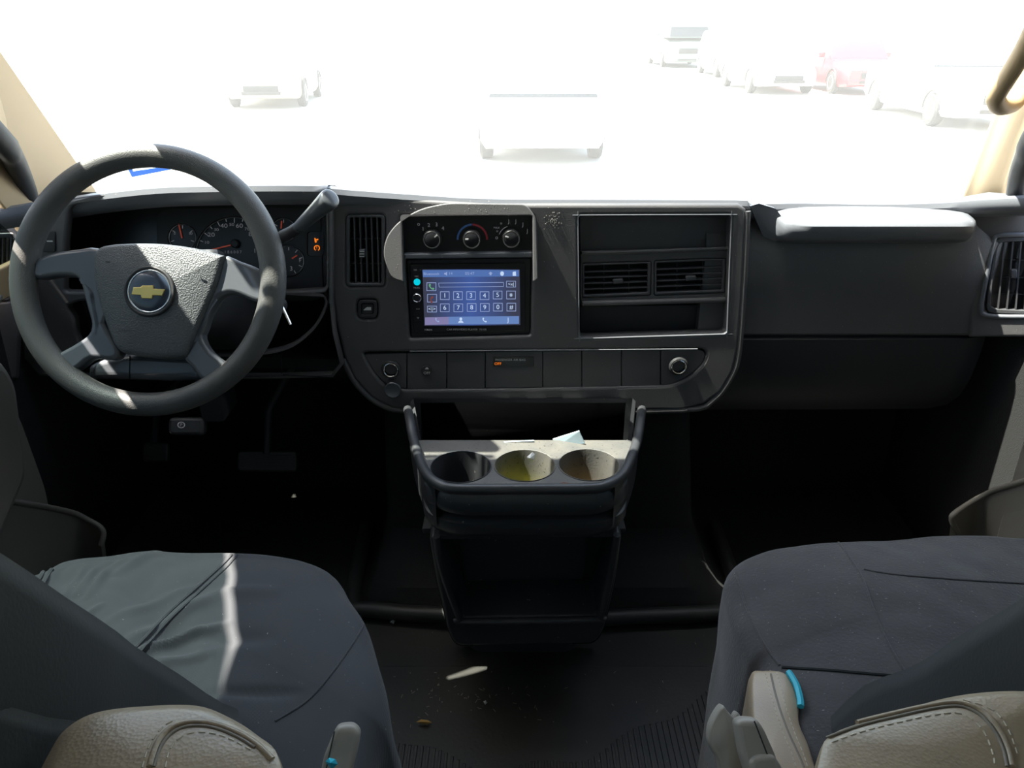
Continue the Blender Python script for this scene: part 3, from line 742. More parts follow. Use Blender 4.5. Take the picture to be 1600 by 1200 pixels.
# ---------------------------------------------------------------- instrument cluster
ic = thing('instrument_cluster', 'instrument cluster with dark gauges and orange warning lights behind the steering wheel', 'instrument cluster', tuple(CL.hit(370, 400)))
plate('cluster_face', CL, [(100, 300), (512, 300), (512, 465), (100, 465)], (), -.02, -.006, .001, GLOSSBLACK, ic)
plate('cluster_mask', CL, roundpoly([(245, 326), (500, 322), (506, 470), (245, 470)], 20), [ell(285, 371, 23, 22, 32), ell(366, 398, 62, 60, 48), ell(443, 360, 21, 21, 32), ell(451, 408, 26, 26, 32), rr(480, 362, 505, 400, 6)], -.006, -.003, .0008, DARK, ic)
GR = mat('gauge_ring_silver', (.5, .5, .52), .3, metal=.9)
def gauge(u, v_, r, name='gauge', a0=225, a1=-45, ticks=9, needle=None, big=False):
    g = plate(name, CL, ell(u, v_, r, r * .97, 40), (), -.008, -.0055, .0004, GLOSSBLACK, ic)
    pts = [CL.hit(u + (r - 1) * math.cos(a), v_ - (r - 1) * .97 * math.sin(a), -.003) for a in [2 * math.pi * k / 48 for k in range(48)]]
    tube('gauge_ring', pts, .0009, GR, g, 6, True)
    for k in range(ticks):
        a = math.radians(a0 + (a1 - a0) * k / (ticks - 1))
        L = 8 if big and k % 2 == 0 else 5
        bar('tick', CL, (u + (r - 3) * math.cos(a), v_ - (r - 3) * math.sin(a)), (u + (r - 3 - L) * math.cos(a), v_ - (r - 3 - L) * math.sin(a)), .0010, -.0055, -.0045, MARK, g)
    if needle:
        bar('needle', CL, needle[0], needle[1], .0022, -.004, -.0025, PINK, g)
    return g
g = gauge(366, 398, 61, 'speedometer', 225, -45, 21, ((327, 391), (360, 383)), True)
lathe('needle_hub', CL, CL.px([(368, 381)], -.004)[0], [(.008, -.0055), (.008, .0), (.006, .002), (.001, .002)], DARK, g, 20)
for s, u, v_ in (('10', 323, 379), ('20', 330, 367), ('30', 338, 359), ('40', 350, 353), ('50', 362, 351), ('60', 374, 353), ('70', 386, 358), ('80', 394, 366), ('90', 401, 377), ('100', 404, 392)):
    text('speed_number', s, CL, u, v_, 6.5 if int(s) % 20 == 0 else 4.5, MARK, g, -.004, wide=1.3)
text('odometer', '1 8 6 0 0 7', CL, 364, 394, 4.5, MARK, g, -.004)
g = gauge(285, 371, 22, 'oil_gauge', 200, -20, 5, ((284, 372), (279, 350)))
text('gauge_number', '0', CL, 273, 365, 4, MARK, g, -.004); text('gauge_number', '80', CL, 298, 365, 4, MARK, g, -.004)
g = gauge(443, 360, 20, 'fuel_gauge', 200, -20, 5, ((439, 357), (440, 345)))
g = gauge(451, 408, 25, 'battery_gauge', 90, -60, 5, ((456, 404), (464, 399)))
text('gauge_number', 'F', CL, 469, 407, 6, MARK, g, -.004); text('gauge_number', '3', CL, 455, 420, 7, MARK, g, -.004)
wl_ = plate('warning_lamp', CL, [(491, 372), (493, 372), (493, 374), (497, 373), (497, 375), (493, 376), (495, 377), (494, 379), (492, 379)], (), -.0055, -.004, .0002, ORANGE, ic)
plate('warning_lamp', CL, arc_geo(CL, 495, 387.5, 4, 1.2, -60, 240, 0), (), -.0055, -.004, .0002, ORANGE, ic)
text('warning_mark', '!', CL, 495, 387.5, 5, ORANGE, wl_, -.0035)

# ---------------------------------------------------------------- steering wheel
SWC = CAM + ray(232, 437) * 1.10
a_ = math.radians(26)
SW = Plane(SWC, (1, 0, 0), (0, math.sin(a_), math.cos(a_)))
sw = thing('steering_wheel', 'grey steering wheel with a gold bow-tie emblem on its hub', 'steering wheel', tuple(SWC))
n = 96; R_, r_ = .1785, .0168
rings = []
for k in range(n):
    a = 2 * math.pi * k / n
    w = 1 + .10 * max(0, math.cos(a - math.radians(10))) ** 6 + .10 * max(0, math.cos(a - math.radians(170))) ** 6
    rings.append([SW.P((R_ + r_ * w * math.cos(b)) * math.cos(a), (R_ + r_ * w * math.cos(b)) * math.sin(a), r_ * 1.05 * math.sin(b)) for b in [2 * math.pi * j / 18 for j in range(18)]])
vs = [p for q in rings for p in q]; fs = [(i * 18 + j, i * 18 + (j + 1) % 18, ((i + 1) % n) * 18 + (j + 1) % 18, ((i + 1) % n) * 18 + j) for i in range(n) for j in range(18)]
mesh('rim', vs, fs, WHEELMAT, sw, 180)
pad_o = [tuple(p) for p in cat([(143, 410), (146, 393), (160, 383), (200, 379), (250, 379.5), (300, 386), (343, 397), (348, 403), (337, 443), (314, 497), (292, 550), (283, 559), (245, 560), (206, 555), (183, 547), (170, 524), (158, 490), (146, 445)], 4, True)]
dome('airbag_cover', SW, pad_o, -.02, .012, .007, PADMAT, sw, .009)
def spoke(pts, m=TRIMGREY, z0=-.022, z1=.004, bev=.006, nm='spoke'):
    return plate(nm, SW, [tuple(p) for p in cat(pts, 3, True)], (), z0, z1, bev, m, sw, smooth=60, res=3)
spoke([(150, 387), (120, 389), (90, 393), (66, 400), (50, 412), (52, 434), (85, 431), (112, 431), (124, 440), (132, 470), (142, 505), (150, 530), (175, 470), (180, 410)])
spoke([(120, 435), (131, 452), (139, 490), (141, 512), (133, 526), (110, 541), (88, 556), (104, 582), (122, 574), (142, 560), (175, 562), (185, 545), (160, 500), (150, 450)])
spoke([(347, 400), (375, 408), (404, 420), (420, 440), (414, 470), (396, 470), (372, 460), (355, 458), (340, 466), (326, 490), (316, 520), (300, 540), (320, 480), (336, 440)])
spoke([(340, 458), (328, 478), (318, 505), (315, 528), (328, 550), (352, 572), (340, 592), (318, 596), (300, 575), (286, 557), (300, 535), (318, 490)])
spoke([(170, 385), (300, 388), (340, 402), (300, 540), (280, 556), (190, 552), (160, 500), (148, 410)], DARK, -.05, -.008, .01, 'hub_back')
EC = SW.px([(233, 455)], .02)[0]
tube('hub_recess', [SW.P(EC[0] + .0335 * math.cos(a), EC[1] + .0335 * math.sin(a), .0185) for a in [2 * math.pi * k / 40 for k in range(40)]], .0028, DARK, sw, 8, True)
em = lathe('emblem_disc', SW, EC, [(.0295, .008), (.0295, .0185), (.027, .0205), (.015, .0212), (.001, .0214)], EMBLUE, sw, 40)
tube('emblem_ring', [SW.P(EC[0] + .0295 * math.cos(a), EC[1] + .0295 * math.sin(a), .0190) for a in [2 * math.pi * k / 48 for k in range(48)]], .0016, CHROME, em, 8, True)
bow = [(208, 449), (219, 448.5), (222, 446), (239, 446), (239.5, 451), (257, 452), (253, 462), (238, 461.5), (237.5, 466.5), (221, 466), (219.5, 461), (205, 460)]
plate('bow_tie_emblem', SW, bow, (), .0205, .0235, .0008, GOLD, em)
text('airbag_text', 'AIRBAG', SW, 194, 517, 4, DARK, sw, .0205)
for u, v_ in ((168, 409), (308, 423)):
    plate('horn_mark', SW, [(u - 4, v_ - 3), (u - 2, v_ - 1), (u + 4, v_ - 1), (u + 2, v_ + 2), (u - 3, v_ + 1)], (), .0192, .0200, .0002, DARK, sw)
# column behind the wheel
sc_ = thing('steering_column', 'dark plastic steering column shroud behind the wheel', 'steering column', tuple(SWC + Vector((0, .15, -.07))))
rings = []
for k, (h, w_, hh) in enumerate([(-.045, .045, .045), (-.07, .062, .058), (-.12, .070, .064), (-.19, .078, .07), (-.26, .08, .072)]):
    rings.append([SW.P(w_ * math.copysign(abs(math.cos(a)) ** .7, math.cos(a)), -.012 + hh * math.copysign(abs(math.sin(a)) ** .7, math.sin(a)), h) for a in [2 * math.pi * j / 28 for j in range(28)]])
loft('shroud', rings, DARK, sc_)
low = plate('lower_cover', SW, roundpoly([(136, 572), (152, 562), (202, 552), (268, 556), (306, 558), (318, 592), (250, 594), (136, 591)], [6, 10, 20, 20, 8, 6, 4, 4]), (), -.09, -.045, .010, TRIMGREY, sc_, res=3)
bar('cover_seam', SW, (203, 556), (202, 592), .0014, -.046, -.0445, CAVITY, low)
# ignition key
ky = thing('ignition_key', 'metal key hanging from the ignition right of the wheel', 'key', tuple(atY(445, 485, 1.17)))
lathe('lock_barrel', Plane(atY(438, 478, 1.17), (.8, .6, 0), (0, .2, 1)), (0, 0), [(.012, -.03), (.012, 0), (.009, .002), (.001, .002)], DARK, ky, 20)
tube('key_blade', [atY(440, 478, 1.16), atY(447, 492, 1.155), atY(454, 507, 1.15)], [.0035, .003, .0025], CHROME, ky, 6, sx=.5)
# column shifter
sf = thing('shift_lever', 'grey column gear lever with a shiny thick grip rising right of the wheel', 'gear lever', tuple(atY(440, 372, 1.16)))
tube('lever_rod', cat([atY(418, 388, 1.19), atY(440, 370, 1.15), atY(456, 362, 1.12), atY(470, 353, 1.10)]), [.0085] * 19, DARK, sf, 14)
gpts = cat([atY(466, 356, 1.105), atY(480, 343, 1.09), atY(495, 329, 1.075), atY(506, 319, 1.065), atY(514, 312, 1.06), atY(518, 308.5, 1.057)])
L_ = len(gpts)
tube('lever_grip', gpts, [(.0085 + .0055 * min(1, k / (L_ * .7))) * (1 if k < L_ - 5 else math.sqrt(max(.02, 1 - ((k - L_ + 5) / 4.2) ** 2))) for k in range(L_)], TRIMGREY, sf, 16)

# ---------------------------------------------------------------- engine cover and pedals
ec = thing('engine_cover', 'black rubber-clad engine cover rising from the floor behind the console', 'engine cover', (.05, 1.35, 0))
def ec_ring(z, x0, x1, yf, r=.06):
    return [(x, y, z) for x, y in roundpoly([(x0, 1.62), (x0, yf), (x1, yf), (x1, 1.62)], [0, r, r, 0], 6)]
loft('cover_shell', [ec_ring(0, -.30, .44, 1.17), ec_ring(.02, -.285, .42, 1.185), ec_ring(.05, -.275, .40, 1.20), ec_ring(.08, -.27, .39, 1.28), ec_ring(.11, -.265, .38, 1.31), ec_ring(.42, -.25, .345, 1.31), ec_ring(.436, -.245, .335, 1.315)], CARPET, ec)
tube('cover_flange', cat([(-.33, 1.45, .02), (-.315, 1.20, .02), (-.27, 1.17, .02), (-.10, 1.15, .022), (.05, 1.14, .022), (.25, 1.15, .022), (.41, 1.165, .02), (.45, 1.20, .02), (.46, 1.45, .02)]), .016, RUBBER, ec, 8)
bp = thing('brake_pedal', 'black ribbed brake pedal in the driver footwell', 'pedal', tuple(atY(417, 720, 1.38)))
PB = Plane(atY(417, 720, 1.38), (1, 0, 0), (0, .55, .83))
plate('pedal_pad', PB, rr(370, 704, 464, 737, 8), (), -.012, 0, .004, RUBBER, bp)
for k in range(5): bar('pad_ridge', PB, (376, 710 + k * 5), (458, 710 + k * 5), .003, 0, .0025, RUBBER, bp)
tube('pedal_arm', [atY(417, 710, 1.39), atY(420, 640, 1.45), Vector((-.42, 1.46, .47))], .009, DARK, bp, 8)
pk = thing('parking_brake_pedal', 'small dark parking brake pedal left of the brake pedal', 'pedal', tuple(atY(240, 706, 1.36)))
PK = Plane(atY(240, 706, 1.36), (1, 0, 0), (0, .45, .89))
plate('pedal_pad', PK, rr(222, 692, 262, 722, 6), (), -.012, 0, .004, RUBBER, pk)
tube('pedal_arm', [atY(240, 700, 1.37), atY(245, 640, 1.43), Vector((-.62, 1.44, .47))], .008, DARK, pk, 8)
rl = thing('brake_release_handle', 'dark brake release handle with a pale round symbol under the wheel', 'handle', tuple(atY(283, 664, 1.26)))
PR = Plane(atY(283, 664, 1.22), (1, 0, 0), (0, .5, .87))
plate('handle_grip', PR, rr(262, 652, 318, 680, 9), (), -.02, 0, .006, DARK, rl)
box('handle_stalk', -.56, -.52, 1.23, 1.31, .40, .50, DARK, rl, .006)
plate('symbol_ring', PR, ell(283, 664, 6, 5, 20), [ell(283, 664, 4.6, 3.8, 20)], 0, .0008, .0002, MARK, rl)
text('symbol_letter', 'P', PR, 283, 664, 5, MARK, rl, .001)

# ---------------------------------------------------------------- centre console
cs = thing('centre_console', 'black floor console with three round cup holders and an open lower bin', 'console', (XC, 1.05, .0))
H = Plane((XC, 0, .445), (1, 0, 0), (0, 1, 0))
tray_o = roundpoly([(-.176, 1.085), (-.150, .975), (-.120, .944), (.120, .944), (.150, .975), (.176, 1.085)], [.01, .03, .03, .03, .03, .01])
cups = [H.loc(atZ(u, v_, .445)) for u, v_ in ((720, 729), (820, 727), (920, 726))]
plate('cup_tray', H, tray_o, [ell(c[0], c[1], .0455, .0455, 36) for c in cups], -.008, 0, .002, TRAY, cs, local=True)
RES1 = mat('green_yellow_residue', (.55, .62, .05), .35, var=(40, (.6, .4, .08), 1))
RES2 = mat('amber_residue', (.35, .22, .07), .4, var=(25, (.12, .09, .05), 1))
for k, c in enumerate(cups):
    w = lathe('cup_well', H, c, [(.0475, -.001), (.0470, .0012), (.0455, .0008), (.0445, -.006), (.0425, -.07), (.001, -.07)], TRAY if k else CONS, cs, 36, False)  # first well takes darker plastic, its shade put into the colour
    if k: lathe('residue', H, c, [(.0395, -.070), (.0395, -.062), (.001, -.0615)], RES1 if k == 1 else RES2, w, 28)
def cr(z, hw, yf, r=.04, yb=1.255):
    e_ = .055 if z > .34 else .03
    return [(XC + x, y, z) for x, y in roundpoly([(-hw - e_, yb), (-hw, yf + .03), (-hw + r, yf), (hw - r, yf), (hw, yf + .03), (hw + e_, yb)], [0, .02, .03, .03, .02, 0], 5)]
loft('console_body', [cr(.436, .144, .942), cr(.43, .150, .938), cr(.412, .151, .934), cr(.402, .148, .938), cr(.398, .143, .950), cr(.392, .143, .950), cr(.387, .150, .936), cr(.372, .151, .936), cr(.358, .147, .944), cr(.350, .138, .965), cr(.345, .135, 1.06, .02), cr(.2, .130, 1.07, .02), cr(.06, .112, 1.08, .02), cr(.0, .110, 1.08, .02)], CONS, cs, caps=False)
rim_px = [(637, 640, 1.20), (640, 654, 1.125), (645, 682, 1.08), (657, 722, 1.01), (670, 745, .965), (690, 759, .938), (715, 764, .932), (820, 764, .932), (925, 763, .932), (950, 757, .938), (972, 742, .965), (986, 716, 1.01), (996, 686, 1.07), (1001, 654, 1.125), (1003, 640, 1.20)]
rm = cat([atY(*p) for p in rim_px], 4)
tube('tray_rim', rm, .0078, CONS, cs, 10)
# side cheeks behind the tray, following the rim
for part_ in (rm[:len(rm) // 3], rm[-(len(rm) // 3):]):
    loft('side_cheek', [[p + Vector((0, 0, 0)) for p in part_], [p + Vector((0, 0, -.03)) for p in part_], [Vector((p.x, p.y, .37)) for p in part_]], CONS, cs, closed=False, caps=False)
box('tray_back', XC - .19, XC + .19, 1.255, 1.268, .28, .43, CONS, cs, .003)
box('tray_gutter', XC - .17, XC + .17, 1.06, 1.255, .28, .29, CONS, cs, .003)
Q = Plane((XC, .972, .35), (1, 0, 0), (0, -.07, 1))
bin_f = [tuple(p) for p in roundpoly([(670, 838), (972, 834), (962, 910), (944, 985), (930, 1006), (712, 1010), (700, 988), (682, 910)], [8, 8, 30, 16, 14, 14, 16, 30])]
bin_h = [tuple(p) for p in roundpoly([(684, 842), (962, 838), (952, 890), (934, 958), (930, 962), (724, 965), (719, 960), (699, 892)], [6, 6, 20, 6, 4, 4, 6, 20])]
plate('bin_frame', Q, bin_f, [bin_h], -.09, 0, .006, CONS, cs, smooth=50, res=3)
plate('bin_back', Q, bin_f, (), -.097, -.09, .001, CAVITY, cs)
tube('bin_edge', cat([Q.hit(u, v_, .004) for u, v_ in [(682, 838), (686, 870), (697, 910), (712, 950), (719, 966), (728, 971), (928, 968), (938, 962), (948, 925), (957, 880), (964, 836)]], 4), [.006] * 41, CONS, cs, 8)
# litter on the console and the floor
def paper(name, pts, Y, label, cat_, m=PAPER):
    c3 = [atY(u, v_, y) for (u, v_), y in zip(pts, Y)]
    return tag(loft(name, [c3, [p + Vector((.0, .0015, .001)) for p in c3]], m), label, cat_)
paper('paper_slip', [(864, 687), (905, 674), (914, 693), (868, 700)], [1.088, 1.070, 1.068, 1.086], 'crumpled pale blue paper scrap standing behind the right cup holder', 'paper')
paper('paper_slip', [(764, 698), (790, 691), (834, 689), (836, 698), (800, 699), (770, 700)], [1.084, 1.076, 1.076, 1.086, 1.088, 1.088], 'narrow pale blue paper strip lying behind the middle cup holder', 'paper')
tag(mesh('napkin_scrap', [atY(823, 714, 1.015), atY(832, 706, 1.02), atY(836, 710, 1.02), atY(835, 718, 1.017), atY(829, 724, 1.015), atY(828, 716, 1.005)], [(0, 1, 5), (1, 2, 5), (2, 3, 5), (3, 4, 5), (4, 0, 5), (0, 4, 3, 2, 1)], mat('white_napkin', (.8, .8, .76), .8), None, 0), 'small white napkin scrap stuck inside the middle cup holder', 'napkin')
tag(loft('tobacco_crumb', [[atZ(u, v_, .447) for u, v_ in [(872, 757), (880, 753), (886, 754), (896, 756), (890, 759), (879, 760)]], [atZ(u, v_, .450) for u, v_ in [(872, 757), (880, 753), (886, 754), (896, 756), (890, 759), (879, 760)]]], mat('brown_crumb', (.10, .035, .02), .8)), 'dark red-brown crumb on the tray edge before the right cup holder', 'crumb')

# ---------------------------------------------------------------- floor mat ribs and litter
fm = thing('floor_mat', 'black ribbed rubber floor mat between the two seats', 'floor mat', (.05, .5, 0))
plate('mat_base', Plane((0, 0, 0), (1, 0, 0), (0, 1, 0)), roundpoly([(-.32, -.4), (.46, -.4), (.46, 1.04), (-.32, 1.04)], .03), (), 0, .006, .002, RUBBER, fm, local=True)
geos = []
k = 0
x = -.30
while x < .44:
    y1 = .93 - .10 * math.cos(x * 6) + .01 * math.sin(x * 40)
    geos.append(([(x - .0025, -.38, .006), (x + .0025, -.38, .006), (x + .0018, -.38, .0085), (x - .0018, -.38, .0085), (x - .0025, y1, .006), (x + .0025, y1, .006), (x + .0018, y1 - .003, .0085), (x - .0018, y1 - .003, .0085)],
                 [(0, 1, 2, 3), (7, 6, 5, 4), (1, 5, 6, 2), (2, 6, 7, 3), (3, 7, 4, 0)]))
    x += .0098
tag(many('ribs', geos, RUBBER, fm, 30), kind='stuff')
lf = tag(mesh('dry_leaf', [atZ(u, v_, z) for u, v_, z in [(650, 1128, .012), (658, 1124, .016), (668, 1125, .015), (675, 1129, .012), (667, 1132, .011), (657, 1131, .011), (662, 1128, .020)]], [(0, 1, 6), (1, 2, 6), (2, 3, 6), (3, 4, 6), (4, 5, 6), (5, 0, 6), (5, 4, 3, 2, 1, 0)], LEAF, None, 60), 'small dry yellow leaf on the ribbed floor mat by the driver seat', 'leaf')
tag(mesh('paper_crumb', [atZ(u, v_, z) for u, v_, z in [(609, 972, .004), (614, 967, .01), (618, 969, .008), (615, 975, .004), (613, 970, .016)]], [(0, 1, 4), (1, 2, 4), (2, 3, 4), (3, 0, 4), (3, 2, 1, 0)], PRINT, None, 0), 'tiny white paper crumb on the floor left of the console foot', 'crumb')
tag(mesh('paper_crumb', [atZ(u, v_, z) for u, v_, z in [(755, 1096, .008), (759, 1094, .012), (762, 1098, .008), (758, 1101, .008), (759, 1097, .018)]], [(0, 1, 4), (1, 2, 4), (2, 3, 4), (3, 0, 4), (3, 2, 1, 0)], PRINT, None, 0), 'tiny white crumb on the floor in front of the console', 'crumb')
debris = []
for k in range(70):
    u_, v_ = random.gauss(720, 70), random.gauss(1080, 14) if k < 45 else random.gauss(1110, 30)
    if k >= 45: u_ = random.uniform(640, 1120)
    p = atZ(u_, v_, .009); a = random.random() * 6.28; L_ = random.uniform(.002, .007)
    q = p + Vector((math.cos(a) * L_, math.sin(a) * L_, random.random() * .002))
    debris.append(tube_geo([p, q], .0004, 4))
tag(many('floor_debris', debris, mat('straw_bits', (.28, .25, .18), .8), None), 'scattered straw and lint bits on the black floor before the console', 'debris', kind='stuff')

# ---------------------------------------------------------------- seats
def nz(p, s, k=0): return noise.noise(Vector((p.x * s, p.y * s, p.z * s + k)))
def cushion(name, outline, ztop, zbot, crown, mat_, parent, wr, flare=.03, edge=.05, seed=0, na=110, sag=None):
    pts = [Vector((p.x, p.y)) for p in cat([Vector((q[0], q[1], 0)) for q in outline], 12, True)]
    c = sum(pts, Vector((0, 0))) / len(pts)
    rings = []
    nb = 14
    for k in range(nb + 1):                    # skirt from floor up to the rounded edge
        t = k / nb
        z = zbot + (ztop - edge - zbot) * t
        s = 1 + flare * (1 - t) - .0
        rings.append([Vector((*(c + (p - c) * s), z)) for p in pts])
    R0 = sum((p - c).length for p in pts) / len(pts)
    for k in range(1, 9):
        a = k / 8 * math.pi / 2
        s = 1 - edge * (1 - math.cos(a)) / R0
        rings.append([Vector((*(c + (p - c) * s), ztop - edge + edge * math.sin(a))) for p in pts])
    s0 = 1 - edge / R0
    for k in range(1, 90):
        s = s0 * (1 - k / 90)
        rings.append([Vector((*(c + (p - c) * s), ztop + crown * (1 - (s / s0) ** 2))) for p in pts])
    out = []
    for r in rings:
        out.append([wr(p) for p in r])
    return loft(name, out, mat_, parent, smooth=180)

# driver seat
ds = thing('driver_seat', 'driver seat in a loose wrinkled black stretch cover with a beige leather armrest', 'seat', (-.45, .55, 0))
zt = .42
dpx = [(40, 885), (90, 862), (160, 850), (240, 844), (330, 846), (420, 850), (490, 862), (527, 880), (548, 915), (572, 955), (590, 1010), (604, 1060), (606, 1110), (585, 1150)]
dout = [(atZ(u, v_, zt).x, atZ(u, v_, zt).y) for u, v_ in dpx] + [(-.16, .40), (-.30, .36), (-.60, .36), (-.70, .45), (-.72, .62), (-.70, .76)]
fold_c = Vector((-.22, .50, .42))
RIDGES = []
for a_px, b_px, w_, am in (((205, 1025), (345, 935), .010, .007), ((225, 1040), (350, 985), .006, .006), ((210, 1050), (310, 1000), .005, .006), ((235, 1060), (330, 1030), .006, .005), ((125, 930), (165, 868), .008, .009), ((145, 935), (185, 868), .006, .007),
        ((90, 960), (130, 880), .006, .005), ((180, 985), (300, 930), .008, .004), ((60, 920), (85, 872), .006, .006), ((185, 900), (240, 850), .010, .008), ((300, 1010), (420, 1000), .012, -.004), ((350, 935), (430, 925), .012, .004), ((340, 1085), (455, 1075), .005, -.005), ((110, 990), (160, 960), .005, .005)):
    A_, B_ = atZ(*a_px, .435), atZ(*b_px, .435)
    RIDGES.append((Vector((A_.x, A_.y)), Vector((B_.x, B_.y)), w_, am))
def ridge(p):
    h = 0
    P2 = Vector((p.x, p.y))
    for A_, B_, w_, am in RIDGES:
        d = B_ - A_; L2 = d.length
        t = (P2 - A_).dot(d) / L2 ** 2
        if -.15 < t < 1.15:
            per = abs((P2.x - A_.x) * d.y - (P2.y - A_.y) * d.x) / L2
            h += am * math.exp(-(per / w_) ** 2) * max(0, math.sin(math.pi * min(1, max(0, (t + .15) / 1.3)))) ** .7
    return h
def wr_d(p):
    q = p.copy()
    top = max(0, min(1, (p.z - .30) / .08))
    # radiating folds from the rear inner corner and long diagonal seam roll
    d = Vector((p.x - fold_c.x, p.y - fold_c.y)); r = d.length
    ang = math.atan2(d.y, -d.x)
    left = max(0, min(1, (-.28 - p.x) / .1))
    fz = .0035 * math.sin(ang * 22 + 3 * nz(p, 6)) * math.exp(-((r - .22) / .16) ** 2) * left
    big = .010 * nz(p, 5, 3) + .006 * nz(p, 14, 9) * (.4 + left)
    q.z += top * (fz + big + ridge(p))
    if top < 1:
        q.x += (1 - top) * (.014 * noise.noise(Vector((p.x * 6, p.y * 8, p.z * 3))) + .006 * math.sin(p.y * 60 + 4 * nz(p, 5)))
    return q
cv = cushion('seat_cover', dout, zt, .02, .026, CLOTH, ds, wr_d, .035, .045)
# seam rolls on the driver cover
def surf(u, v_, z): return atZ(u, v_, z)
def seam_line(pts, z, r, m, par, nm='seam', kk=5):
    P_ = cat([surf(u, v_, z + dz) for u, v_, dz in pts], kk)
    return tube(nm, P_, r, m, par, 6)
box('cushion_bolster', -.79, -.64, .45, .84, .28, .40, LEATHER, ds, .055)
box('seat_base', -.70, -.22, .35, .80, 0, .20, CARPET, ds, .02)
# cloth covered seat back, leaning back past the camera
def seatback(name, xin, xout, mat_, par, A, B, sg):
    rings = []
    A, B = Vector(A), Vector(B)
    d = (B - A).normalized()
    nrm = Vector((0, d.z, -d.y))             # towards the front
    for k in range(-3, 15):
        t = k / 8
        c = A + (B - A) * t
        ring = []
        w = .13 + .01 * math.sin(t * 3)
        for x, f in [(xin, -.5), (xin + sg * .0, -.15), (xin + sg * .008, 0), (xin + sg * .05, .012), (xin + sg * .22, -.008), (xin + sg * .40, .012), (xout, 0), (xout, -w), (xin + sg * .25, -w - .02), (xin + sg * .03, -w), (xin, -w * .8)]:
            ff = f if f > -.4 else -.05
            p = Vector((x, c.y, c.z)) + nrm * ff
            nn = nz(p, 7, 5)
            p += Vector((sg * .010 * nn, 0, 0)) + nrm * .008 * nz(p, 9, 1)
            ring.append(p)
        rings.append(cat(ring, 3, True))
    return loft(name, rings, mat_, par, smooth=180)
seatback('backrest_cover', -.25, -.72, CLOTHDK, ds, (0, .47, .54), (0, .30, .81), -1)
def armrest(par, edge_px, seam_px, seam2_px, z, side, nm='armrest'):
    """solid armrest from its visible top outline; extends down and back"""
    top = [atZ(u, v_, z) for u, v_ in edge_px]
    c = sum(top, Vector()) / len(top)
    sm_ = cat(top, 5, True)
    rings = []
    for k in range(4): rings.append([c + (p - c) * (.97) + Vector((0, 0, -.09 + k * .022)) for p in sm_])
    for k in range(7):
        a = k / 6 * math.pi / 2
        s = 1 - .03 * (1 - math.cos(a))
        rings.append([c + (p - c) * s + Vector((0, 0, -.022 + .022 * math.sin(a))) for p in sm_])
    for s in (.85, .7, .5, .3, .1): rings.append([c + (p - c) * s * .97 + Vector((0, 0, .006 * (1 - s * s))) for p in sm_])
    o = loft(nm, rings, LEATHER, par, smooth=180)
    return o
aL = armrest(ds, [(72, 1175), (100, 1136), (150, 1110), (235, 1100), (310, 1100), (360, 1118), (405, 1146), (440, 1182), (455, 1290), (470, 1500), (-80, 1500), (20, 1280)], None, None, .715, -1)
from mathutils.bvhtree import BVHTree
def drape(obj_, pts, k=10, up=.0003):
    me = obj_.data
    bv = BVHTree.FromPolygons([v.co for v in me.vertices], [tuple(p.vertices) for p in me.polygons])
    out = []
    for q in cat([Vector((a, b, 0)) for a, b in pts], k):
        h = bv.ray_cast(CAM, ray(q.x, q.y).normalized())
        if h[0] is not None: out.append(h[0] - ray(q.x, q.y).normalized() * up)
    return out
def stitches(pts, par, nm='stitching', dashlen=.0034, gap=.0022, r=.0005):
    P_ = drape(par, pts, 10, 0)
    geos = []; on = True; acc = 0; cur = P_[0]; start = cur
    for q in P_[1:]:
        while True:
            need = (dashlen if on else gap) - acc
            L_ = (q - cur).length
            if L_ < need: acc += L_; cur = q; break
            m_ = cur + (q - cur).normalized() * need
            if on: geos.append(tube_geo([start, m_], r, 5))
            on = not on; acc = 0; cur = m_; start = m_
    o = many(nm, geos, STITCH, par); o['kind'] = 'stuff'; return o
def seam(pts, par, r=.0018, nm='armrest_seam', m=None): return tube(nm, drape(par, pts, 6, -r * .45), r, m or LEATHER, par, 8)
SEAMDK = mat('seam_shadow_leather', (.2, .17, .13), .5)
seam([(234, 1199), (245, 1165), (262, 1143), (290, 1131), (330, 1132), (370, 1146), (400, 1164), (425, 1188)], aL, .0020)
seam([(240, 1199), (251, 1168), (268, 1147), (293, 1136), (330, 1137), (368, 1151), (398, 1169)], aL, .0012, 'armrest_seam', SEAMDK)
stitches([(258, 1199), (264, 1174), (278, 1155), (300, 1145), (332, 1146), (362, 1156), (392, 1172)], aL)
stitches([(238, 1199), (242, 1180), (254, 1152), (270, 1134), (285, 1126)][::-1] and [(222, 1199), (230, 1172), (244, 1148), (262, 1130), (285, 1122)], aL)
# seat belt buckle
def buckle(par_label, pts_c, topw, lab, u0, v0, tilt=1):
    pass
bk = thing('seat_belt_buckle', 'beige driver seat belt buckle standing beside the seat cover', 'seat belt buckle', tuple(atZ(532, 1180, .45)))
PB2 = Plane(atZ(532, 1165, .47), (1, .12, 0), (-.12 * .0, .62, .78))
plate('buckle_body', PB2, roundpoly([(523, 1134), (548, 1133), (562, 1146), (558, 1180), (546, 1240), (498, 1240), (506, 1180)], [8, 8, 10, 10, 5, 5, 10]), (), -.02, .0, .006, BEIGEPL, bk, res=3)
bar('body_groove', PB2, (521, 1142), (512, 1200), .0012, 0, .0005, DARK, bk)
cyb = tag(mesh('cyan_foam_scrap', [atZ(u, v_, z) for u, v_, z in [(508, 1190, .47), (514, 1184, .476), (524, 1186, .475), (528, 1194, .47), (518, 1202, .468), (516, 1192, .482)]], [(0, 1, 5), (1, 2, 5), (2, 3, 5), (3, 4, 5), (4, 0, 5), (4, 3, 2, 1, 0)], CYAN, None, 0), 'bright cyan tag scrap at the foot of the driver buckle', 'tag')

